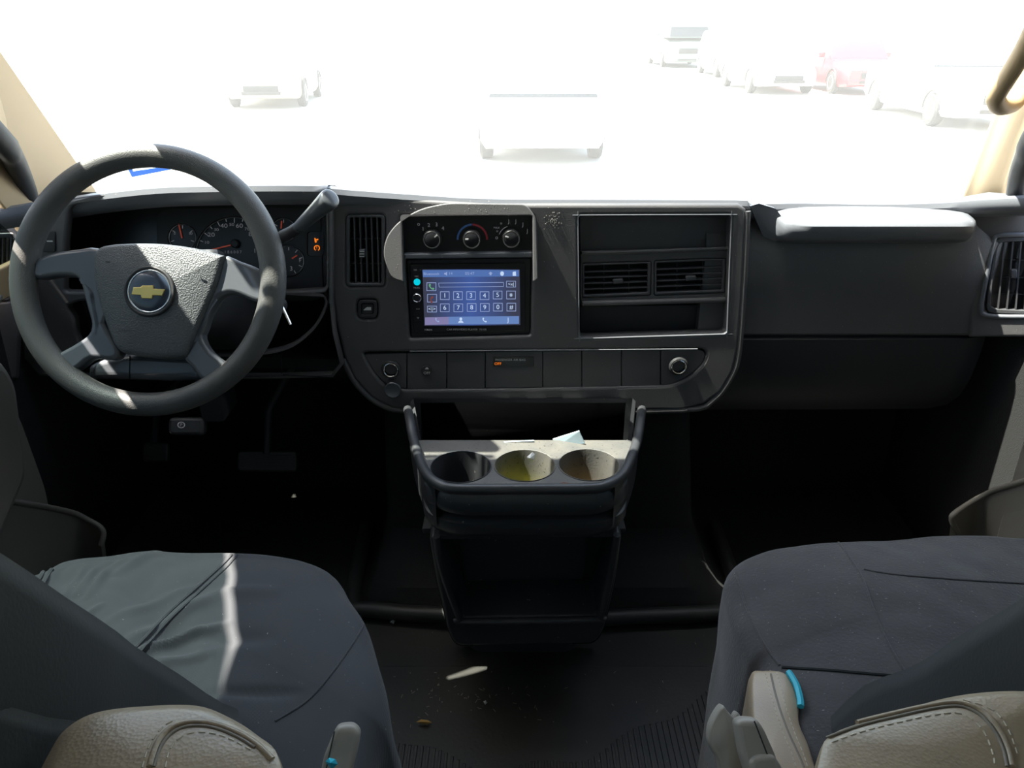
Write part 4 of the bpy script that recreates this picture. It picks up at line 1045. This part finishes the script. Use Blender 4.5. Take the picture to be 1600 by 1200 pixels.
# passenger seat
ps = thing('passenger_seat', 'passenger seat in a linty black suede cover with a beige leather armrest', 'seat', (.55, .55, 0))
ppx = [(1575, 828), (1500, 826), (1420, 832), (1320, 838), (1250, 842), (1190, 850), (1150, 865), (1134, 888), (1138, 915), (1150, 960), (1172, 1005), (1195, 1040)]
pout = [(atZ(u, v_, zt).x, atZ(u, v_, zt).y) for u, v_ in ppx] + [(.235, .50), (.245, .42), (.34, .36), (.62, .36), (.76, .45), (.80, .62), (.80, .80), (.74, .862)]
def wr_p(p):
    q = p.copy()
    top = max(0, min(1, (p.z - .30) / .08))
    q.z += top * (.007 * nz(p, 6, 3) + .002 * nz(p, 25, 7))
    if top < 1: q.x += (1 - top) * .008 * nz(p, 7)
    return q
pc = cushion('seat_cover', pout, zt, .05, .022, SUEDE, ps, wr_p, .0, .03)
box('seat_base', .32, .78, .35, .80, 0, .20, CARPET, ps, .02)
seatback('backrest_cover', .30, .80, CLOTHDK, ps, (0, .51, .468), (0, .356, .748), 1)
aR = armrest(ps, [(1275, 1190), (1290, 1150), (1340, 1128), (1400, 1110), (1470, 1090), (1530, 1080), (1600, 1077), (1680, 1085), (1720, 1200), (1780, 1500), (1240, 1500), (1255, 1300)], None, None, .715, 1)
seam([(1292, 1148), (1340, 1131), (1400, 1116), (1460, 1103), (1500, 1100), (1535, 1113), (1560, 1140), (1575, 1170), (1582, 1199)], aR, .0020)
seam([(1292, 1154), (1340, 1136), (1400, 1121), (1460, 1108), (1500, 1105), (1531, 1118), (1554, 1143), (1568, 1172), (1574, 1199)], aR, .0012, 'armrest_seam', SEAMDK)
stitches([(1300, 1160), (1345, 1144), (1400, 1130), (1462, 1117), (1500, 1115), (1526, 1130), (1542, 1152), (1552, 1180), (1555, 1199)], aR)
stitches([(1505, 1094), (1545, 1106), (1566, 1124), (1580, 1150), (1592, 1185)], aR)
# exposed beige side of the seat with twin stitched seam
zb = .43
side_top = [(1172, 1046), (1190, 1039), (1225, 1042), (1240, 1062), (1250, 1095), (1252, 1130), (1272, 1180), (1285, 1260), (1195, 1260), (1182, 1180), (1172, 1110)]
cs3 = [atZ(u, v_, zb) for u, v_ in side_top]
cc3 = sum(cs3, Vector()) / len(cs3)
sm3 = cat(cs3, 4, True)
rings = [[p + Vector((0, 0, -.30)) for p in sm3], [p + Vector((0, 0, -.02)) for p in sm3]]
for k in range(1, 6):
    a = k / 5 * math.pi / 2
    rings.append([cc3 + (p - cc3) * (1 - .16 * (1 - math.cos(a))) + Vector((0, 0, -.02 + .02 * math.sin(a))) for p in sm3])
for s in (.5, .2): rings.append([cc3 + (p - cc3) * s * .84 + Vector((0, 0, .004 * (1 - s))) for p in sm3])
bol = loft('leather_bolster', rings, LEATHER, ps, smooth=180)
for off in (-6, 12):
    stitches([(1201 + off, 1048), (1212 + off, 1090), (1226 + off, 1135), (1244 + off, 1180), (1250 + off, 1199)], bol)
seam([(1202, 1043), (1213, 1090), (1228, 1135), (1248, 1180), (1256, 1199)], bol, .0012, 'bolster_seam', SEAMDK)
tube('cyan_edge', cat([atZ(u, v_, zb + .002) for u, v_ in [(1232, 1050), (1244, 1070), (1250, 1092), (1251, 1104)]], 4), .0035, CYAN, bol, 6)
# passenger buckles
bk2 = thing('seat_belt_buckle', 'beige passenger seat belt buckle against the leather side of the seat', 'seat belt buckle', tuple(atZ(1185, 1150, .46)))
PB3 = Plane(atZ(1185, 1150, .48), (1, -.10, 0), (0, .62, .78))
plate('buckle_body', PB3, roundpoly([(1150, 1132), (1160, 1125), (1186, 1125), (1196, 1140), (1212, 1180), (1225, 1240), (1170, 1240), (1155, 1180)], [6, 6, 8, 8, 10, 5, 5, 10]), (), -.022, 0, .006, BEIGEPL, bk2, res=3)
plate('buckle_sleeve', PB3, roundpoly([(1168, 1190), (1180, 1180), (1208, 1178), (1222, 1200), (1228, 1250), (1172, 1250)], 8), (), -.025, .004, .005, BEIGEPL, bk2, res=3)
bar('body_groove', PB3, (1180, 1127), (1198, 1180), .0012, 0, .0005, DARK, bk2)
lv = thing('seat_lever', 'petal-shaped beige plastic flap beside the passenger seat belt buckle', 'lever', tuple(atZ(1130, 1150, .42)))
PB4 = Plane(atZ(1132, 1150, .42), (1, .1, 0), (0, .6, .8))
dome('lever_flap', PB4, [tuple(p) for p in cat([(1127, 1103), (1136, 1112), (1147, 1124), (1156, 1136), (1162, 1165), (1166, 1200), (1162, 1240), (1140, 1240), (1126, 1190), (1112, 1165), (1109, 1140), (1115, 1120)], 3, True)], -.012, 0, .006, BEIGEPL, lv, .004)
dome('lever_tip', PB4, [tuple(p) for p in cat([(1151, 1115), (1157, 1122), (1158, 1135), (1150, 1138), (1146, 1124)], 3, True)], -.018, -.008, .002, BEIGEPL, lv, .003)
# seams on the seat covers
def over(obj_, pts, m, par, r, nm='seam'):
    """drape a seam along pixels onto the given mesh by ray casting from the camera"""
    out = []
    P2 = cat([Vector((u, v_)) .to_3d() for u, v_ in pts], 8)
    me = obj_.data
    from mathutils.bvhtree import BVHTree
    bv = BVHTree.FromPolygons([v.co for v in me.vertices], [tuple(p.vertices) for p in me.polygons])
    for q in P2:
        h = bv.ray_cast(CAM, ray(q.x, q.y).normalized())
        if h[0] is not None: out.append(h[0] + h[1] * r * .2)
    if len(out) > 2: return tube(nm, out, r, m, par, 6)
over(cv, [(372, 855), (345, 885), (300, 925), (250, 972), (205, 1020), (175, 1045)], CLOTH, cv, .0022)
over(cv, [(378, 858), (351, 889), (306, 930), (256, 978), (214, 1026), (188, 1052)], CLOTH, cv, .0018)
over(cv, [(575, 962), (555, 1000), (520, 1050), (480, 1095), (430, 1127)], CLOTH, cv, .0012)
over(cv, [(60, 925), (90, 880), (130, 860), (165, 850)], CLOTH, cv, .003, 'hem_fold')
over(cv, [(40, 935), (62, 905), (82, 866)], CLOTH, cv, .003, 'hem_fold')
over(pc, [(1304, 840), (1325, 868), (1348, 905), (1362, 945), (1385, 1000), (1408, 1040), (1420, 1060)], SUEDE, pc, .0016)
over(pc, [(1350, 890), (1400, 898), (1500, 906), (1600, 912)], SUEDE, pc, .0014)
over(pc, [(1222, 1043), (1300, 1048), (1380, 1055), (1440, 1058)], CLOTHDK, pc, .002)
over(pc, [(1150, 895), (1165, 945), (1190, 1000), (1218, 1040)], SUEDE, pc, .0016)

# ---------------------------------------------------------------- things on the glass
BLUE = mat('blue_sticker_print', (.01, .16, .75), .5, emit=None)
bs = plate('windshield_sticker', WS, [(193, 250), (275, 247), (283, 262), (206, 277)], [[(203, 252), (270, 250), (273, 258), (208, 268)]], .0005, .0012, .0001, BLUE, None, smooth=0)
tag(bs, 'blue-edged sticker on the windshield glass seen through the steering wheel', 'sticker')

# ---------------------------------------------------------------- outside: ground, cars, tree
GZ = -.85
gr = mat('pale_concrete', (.36, .35, .32), .9, var=(.4, (.42, .40, .37), 1))
g_ = box('ground', -90, 90, -40, 140, GZ - .1, GZ, gr, None, 0); st(g_)
hood_m = mat('van_white_paint', (.75, .75, .73), .3, coat=.5)
st(loft('trim_5', [[(-.92, 1.64, .62), (.95, 1.64, .62), (.95, 1.64, .55), (-.92, 1.64, .55)], [(-.90, 2.1, .50), (.93, 2.1, .50), (.93, 2.1, .3), (-.90, 2.1, .3)], [(-.80, 2.5, .36), (.83, 2.5, .36), (.83, 2.5, 0), (-.80, 2.5, 0)], [(-.75, 2.55, .1), (.78, 2.55, .1), (.78, 2.55, -.3), (-.75, 2.55, -.3)]], hood_m))
TYRE = mat('tyre_rubber', (.02, .02, .02), .8)
ALLOY = mat('wheel_alloy', (.5, .5, .5), .35, metal=.8)
CARGLASS = mat('car_window_dark', (.015, .018, .02), .1)
LAMP = mat('lamp_lens', (.5, .5, .48), .15)
GRILLE = mat('grille_black', (.012, .012, .012), .5)
BUMPGREY = mat('bumper_grey', (.25, .25, .24), .6)
REDL = mat('tail_lamp_paled', (.5, .22, .14), .3)  # red paled in the colour to look washed out by the glare
def car(label, pos, yaw, paint, kind='suv', L=4.7, W=1.88, Ht=1.65, name='parked_car'):
    t = thing(name, label, 'car', pos, 'cars parked outside beyond the windshield')
    M_ = Matrix.Translation(pos) @ Matrix.Rotation(yaw, 4, 'Z')      # local +Y = nose
    def tr(P): return [M_ @ Vector(p) for p in P]
    h2 = W / 2
    if kind == 'sedan': cab = [(-.36, .0), (-.28, .62), (-.18, .95), (.02, 1.0), (.16, .62), (.20, 0)]
    elif kind == 'pickup': cab = [(-.12, 0), (-.11, .9), (-.07, 1.0), (.07, 1.0), (.14, .7), (.20, 0)]
    elif kind == 'box': cab = [(-.49, 0), (-.49, .98), (-.47, 1.0), (.30, 1.0), (.40, .5), (.44, 0)]
    else: cab = [(-.48, .0), (-.46, .75), (-.42, .97), (.0, 1.0), (.13, .75), (.22, 0)]
    belt = Ht * .58; roof = Ht
    # body: sections along the length
    secs = [(-.5, .86, .34, .52), (-.49, .93, .28, .56), (-.44, .98, .24, .585), (-.2, 1, .22, .59), (.1, 1, .22, .585), (.25, .99, .22, .55), (.40, .96, .24, .52), (.47, .90, .26, .46), (.5, .80, .32, .40)]
    rings = []
    for y, w, zb_, zt_ in secs:
        w *= h2; zt2 = zt_ * Ht; z0 = zb_ * .95
        rings.append(tr([(-w * .92, y * L, z0), (-w, y * L, z0 + .12), (-w, y * L, zt2 * .75), (-w * .95, y * L, zt2), (0, y * L, zt2 + .02), (w * .95, y * L, zt2), (w, y * L, zt2 * .75), (w, y * L, z0 + .12), (w * .92, y * L, z0)]))
    loft('body', rings, paint, t, smooth=50)
    rings = []
    cl_ = [(y, belt - .04 + (roof - belt + .04) * q) for y, q in cab]
    rings_l = []
    for s in (-1, 1):
        pass
    def crx(z): return h2 * (.93 - .17 * (z - belt) / (roof - belt))
    prof = [(y * L, z) for y, z in cl_]
    A_ = tr([(-crx(z), y, z) for y, z in prof]); B_ = tr([(crx(z), y, z) for y, z in prof])
    A0 = tr([(-crx(z) + .1, y, z + (.02 if z > belt else 0)) for y, z in prof]); B0 = tr([(crx(z) - .1, y, z + (.02 if z > belt else 0)) for y, z in prof])
    loft('cabin', [A_, A0, B0, B_], paint, t, smooth=50)
    # windows: side, windscreen, rear
    def ins(pr, s):
        c = (sum(p[0] for p in pr) / len(pr), sum(p[1] for p in pr) / len(pr))
        return [(c[0] + (p[0] - c[0]) * s, c[1] + .02 + (p[1] - c[1]) * s) for p in pr]
    for sg in (-1, 1):
        ip = ins(prof, .82)
        a = tr([(sg * (crx(z) + .004), y, z) for y, z in ip]); b = tr([(sg * (crx(z) - .02), y, z) for y, z in ip])
        loft('side_window', [a, b], CARGLASS, t)
    def pane(nm, p0, p1, out):
        (y0, z0), (y1, z1) = p0, p1
        ya, za = y0 + (y1 - y0) * .1, z0 + (z1 - z0) * .1; yb, zb2 = y0 + (y1 - y0) * .92, z0 + (z1 - z0) * .92
        q = [(-crx(za) * .9, ya + out, za), (crx(za) * .9, ya + out, za), (crx(zb2) * .9, yb + out, zb2), (-crx(zb2) * .9, yb + out, zb2)]
        loft(nm, [tr(q), tr([(x, y - out * 2, z) for x, y, z in q])], CARGLASS, t)
    pane('windscreen', prof[-1], prof[-2], .03) if kind == 'box' else pane('windscreen', prof[-1], prof[-3] if kind in ('suv', 'sedan', 'pickup') else prof[-2], .035)
    pane('rear_window', prof[0], prof[2], -.03)
    for sx in (-1, 1):
        for y in (-.31, .31):
            c = M_ @ Vector((sx * (h2 - .08), y * L, .33))
            ax = M_.to_3x3() @ Vector((sx, 0, 0)); fy = M_.to_3x3() @ Vector((0, 1, 0))
            pl = Plane(c, fy * sx, (0, 0, 1))
            if pl.n.dot(ax) < 0: pl = Plane(c, -fy * sx, (0, 0, 1))
            w = lathe('wheel', pl, (0, 0), [(.20, -.12), (.31, -.11), (.335, -.06), (.335, .05), (.30, .09), (.21, .095)], TYRE, t, 24)
            lathe('wheel_rim', pl, (0, 0), [(.21, .085), (.20, .1), (.08, .075), (.03, .09), (.001, .09)], ALLOY, w, 20)
            w2 = tube('wheel_arch', [pl.P(.38 * math.cos(a), .38 * math.sin(a), .075) for a in [math.pi * k / 12 for k in range(13)]], .03, GRILLE, t, 6)
    yf = .5 * L
    for sx in (-1, 1):
        x0 = sx * h2 * .62
        box('headlight', x0 - .2, x0 + .2, yf - .16, yf - .02, Ht * .37, Ht * .43, LAMP, t, .02, M_)
        box('tail_light', sx * h2 * .80 - .1, sx * h2 * .80 + .1, -yf - .01, -yf + .08, Ht * .42, Ht * .52, REDL, t, .015, M_)
        box('wing_mirror', sx * (h2 + .08) - .09, sx * (h2 + .08) + .09, .13 * L - .05, .13 * L + .05, belt, belt + .14, paint, t, .02, M_)
    box('rear_bumper', -h2 * .8, h2 * .8, -yf - .06, -yf + .08, .34, .44, BUMPGREY, t, .03, M_)
    box('grille', -h2 * .45, h2 * .45, yf - .08, yf + .015, Ht * .27, Ht * .37, GRILLE, t, .02, M_)
    box('front_bumper', -h2 * .84, h2 * .84, yf - .10, yf + .05, .30, Ht * .26, paint, t, .04, M_)
    box('lower_intake', -h2 * .5, h2 * .5, yf, yf + .06, .34, .42, GRILLE, t, .01, M_)
    return t
white = mat('white_car_paint', (.80, .80, .79), .3, coat=.5)
red = mat('red_car_paint', (.42, .02, .03), .3, coat=.5)
silver = mat('silver_car_paint', (.5, .51, .52), .3, metal=.3)
tan = mat('tan_car_paint', (.5, .43, .28), .4)
green = mat('dark_green_paint', (.10, .13, .11), .4)
P_ = math.pi
car('white sport utility vehicle standing straight ahead, tail towards the dashboard centre', (.45, 14.0, GZ), 0, white, 'suv', Ht=1.60)
car('big white pickup parked nearest on the right beyond the windshield', (9.75, 18.4, GZ), P_ - .08, white, 'pickup', L=5.4, W=1.98, Ht=1.85)
car('red car parked in the right row behind the white pickup', (10.65, 26.6, GZ), P_, red, 'suv', Ht=1.72)
car('white sedan parked close beside the left flank of the red car', (8.2, 26.8, GZ), P_, white, 'sedan', Ht=1.5)
car('silver car standing far off, left of the red car', (9.1, 34.8, GZ), P_, silver, 'suv', Ht=1.7)
car('boxy dark green truck farthest off, left end of the right row', (8.6, 43.5, GZ), P_, green, 'box', L=6, W=2.3, Ht=2.4, name='parked_truck')
car('tan car parked on the left beyond the steering wheel', (-6.4, 22.5, GZ), P_ + .1, tan, 'sedan', Ht=1.5)

tr_ = thing('tree', 'leafy tree whose branch tips reach into the top left of the windshield', 'tree', (-11.5, 13, GZ))
BARK = mat('tree_bark', (.12, .09, .06), .9); LEAVES = mat('tree_leaves', (.02, .035, .012), .7)
tube('trunk', cat([(-11.5, 13, GZ), (-11.4, 13, 1.0), (-11.6, 13.1, 3.4)]), .17, BARK, tr_, 10)
lv_g = []
for k, (a, b) in enumerate([((-11.5, 13, 2.0), (-7.4, 11.2, 1.40)), ((-11.5, 13, 2.4), (-6.7, 11.0, 1.46)), ((-11.5, 13, 2.9), (-9.8, 14.0, 4.6)), ((-11.5, 13, 3.2), (-13.2, 12.4, 4.8))]):
    a, b = Vector(a), Vector(b)
    bp_ = cat([a, a * .5 + b * .5 + Vector((0, 0, .25)), b], 6)
    tube('branch', bp_, [.05 - .035 * i / len(bp_) for i in range(len(bp_))], BARK, tr_, 6)
    for j in range(260 if k < 2 else 600):
        t_ = random.uniform(.25, 1)
        c = bp_[int(t_ * (len(bp_) - 1))] + Vector((random.gauss(0, .3 if k < 2 else .6), random.gauss(0, .3 if k < 2 else .6), random.gauss(0.05, .10 if k < 2 else .5)))
        d1 = Vector((random.gauss(0, 1), random.gauss(0, 1), random.gauss(0, 1))).normalized() * .06
        d2 = d1.cross(Vector((random.random(), random.random(), random.random()))).normalized() * .03
        lv_g.append(([c - d1, c + d2, c + d1, c - d2], [(0, 1, 2, 3)]))
vs, fs = [], []
for v_, f_ in lv_g:
    o_ = len(vs); vs += v_; fs += [tuple(i + o_ for i in q) for q in f_]
me = bpy.data.meshes.new('foliage'); me.from_pydata([tuple(v) for v in vs], [], fs)
tag(done('foliage', me, LEAVES, tr_, 0), kind='stuff')
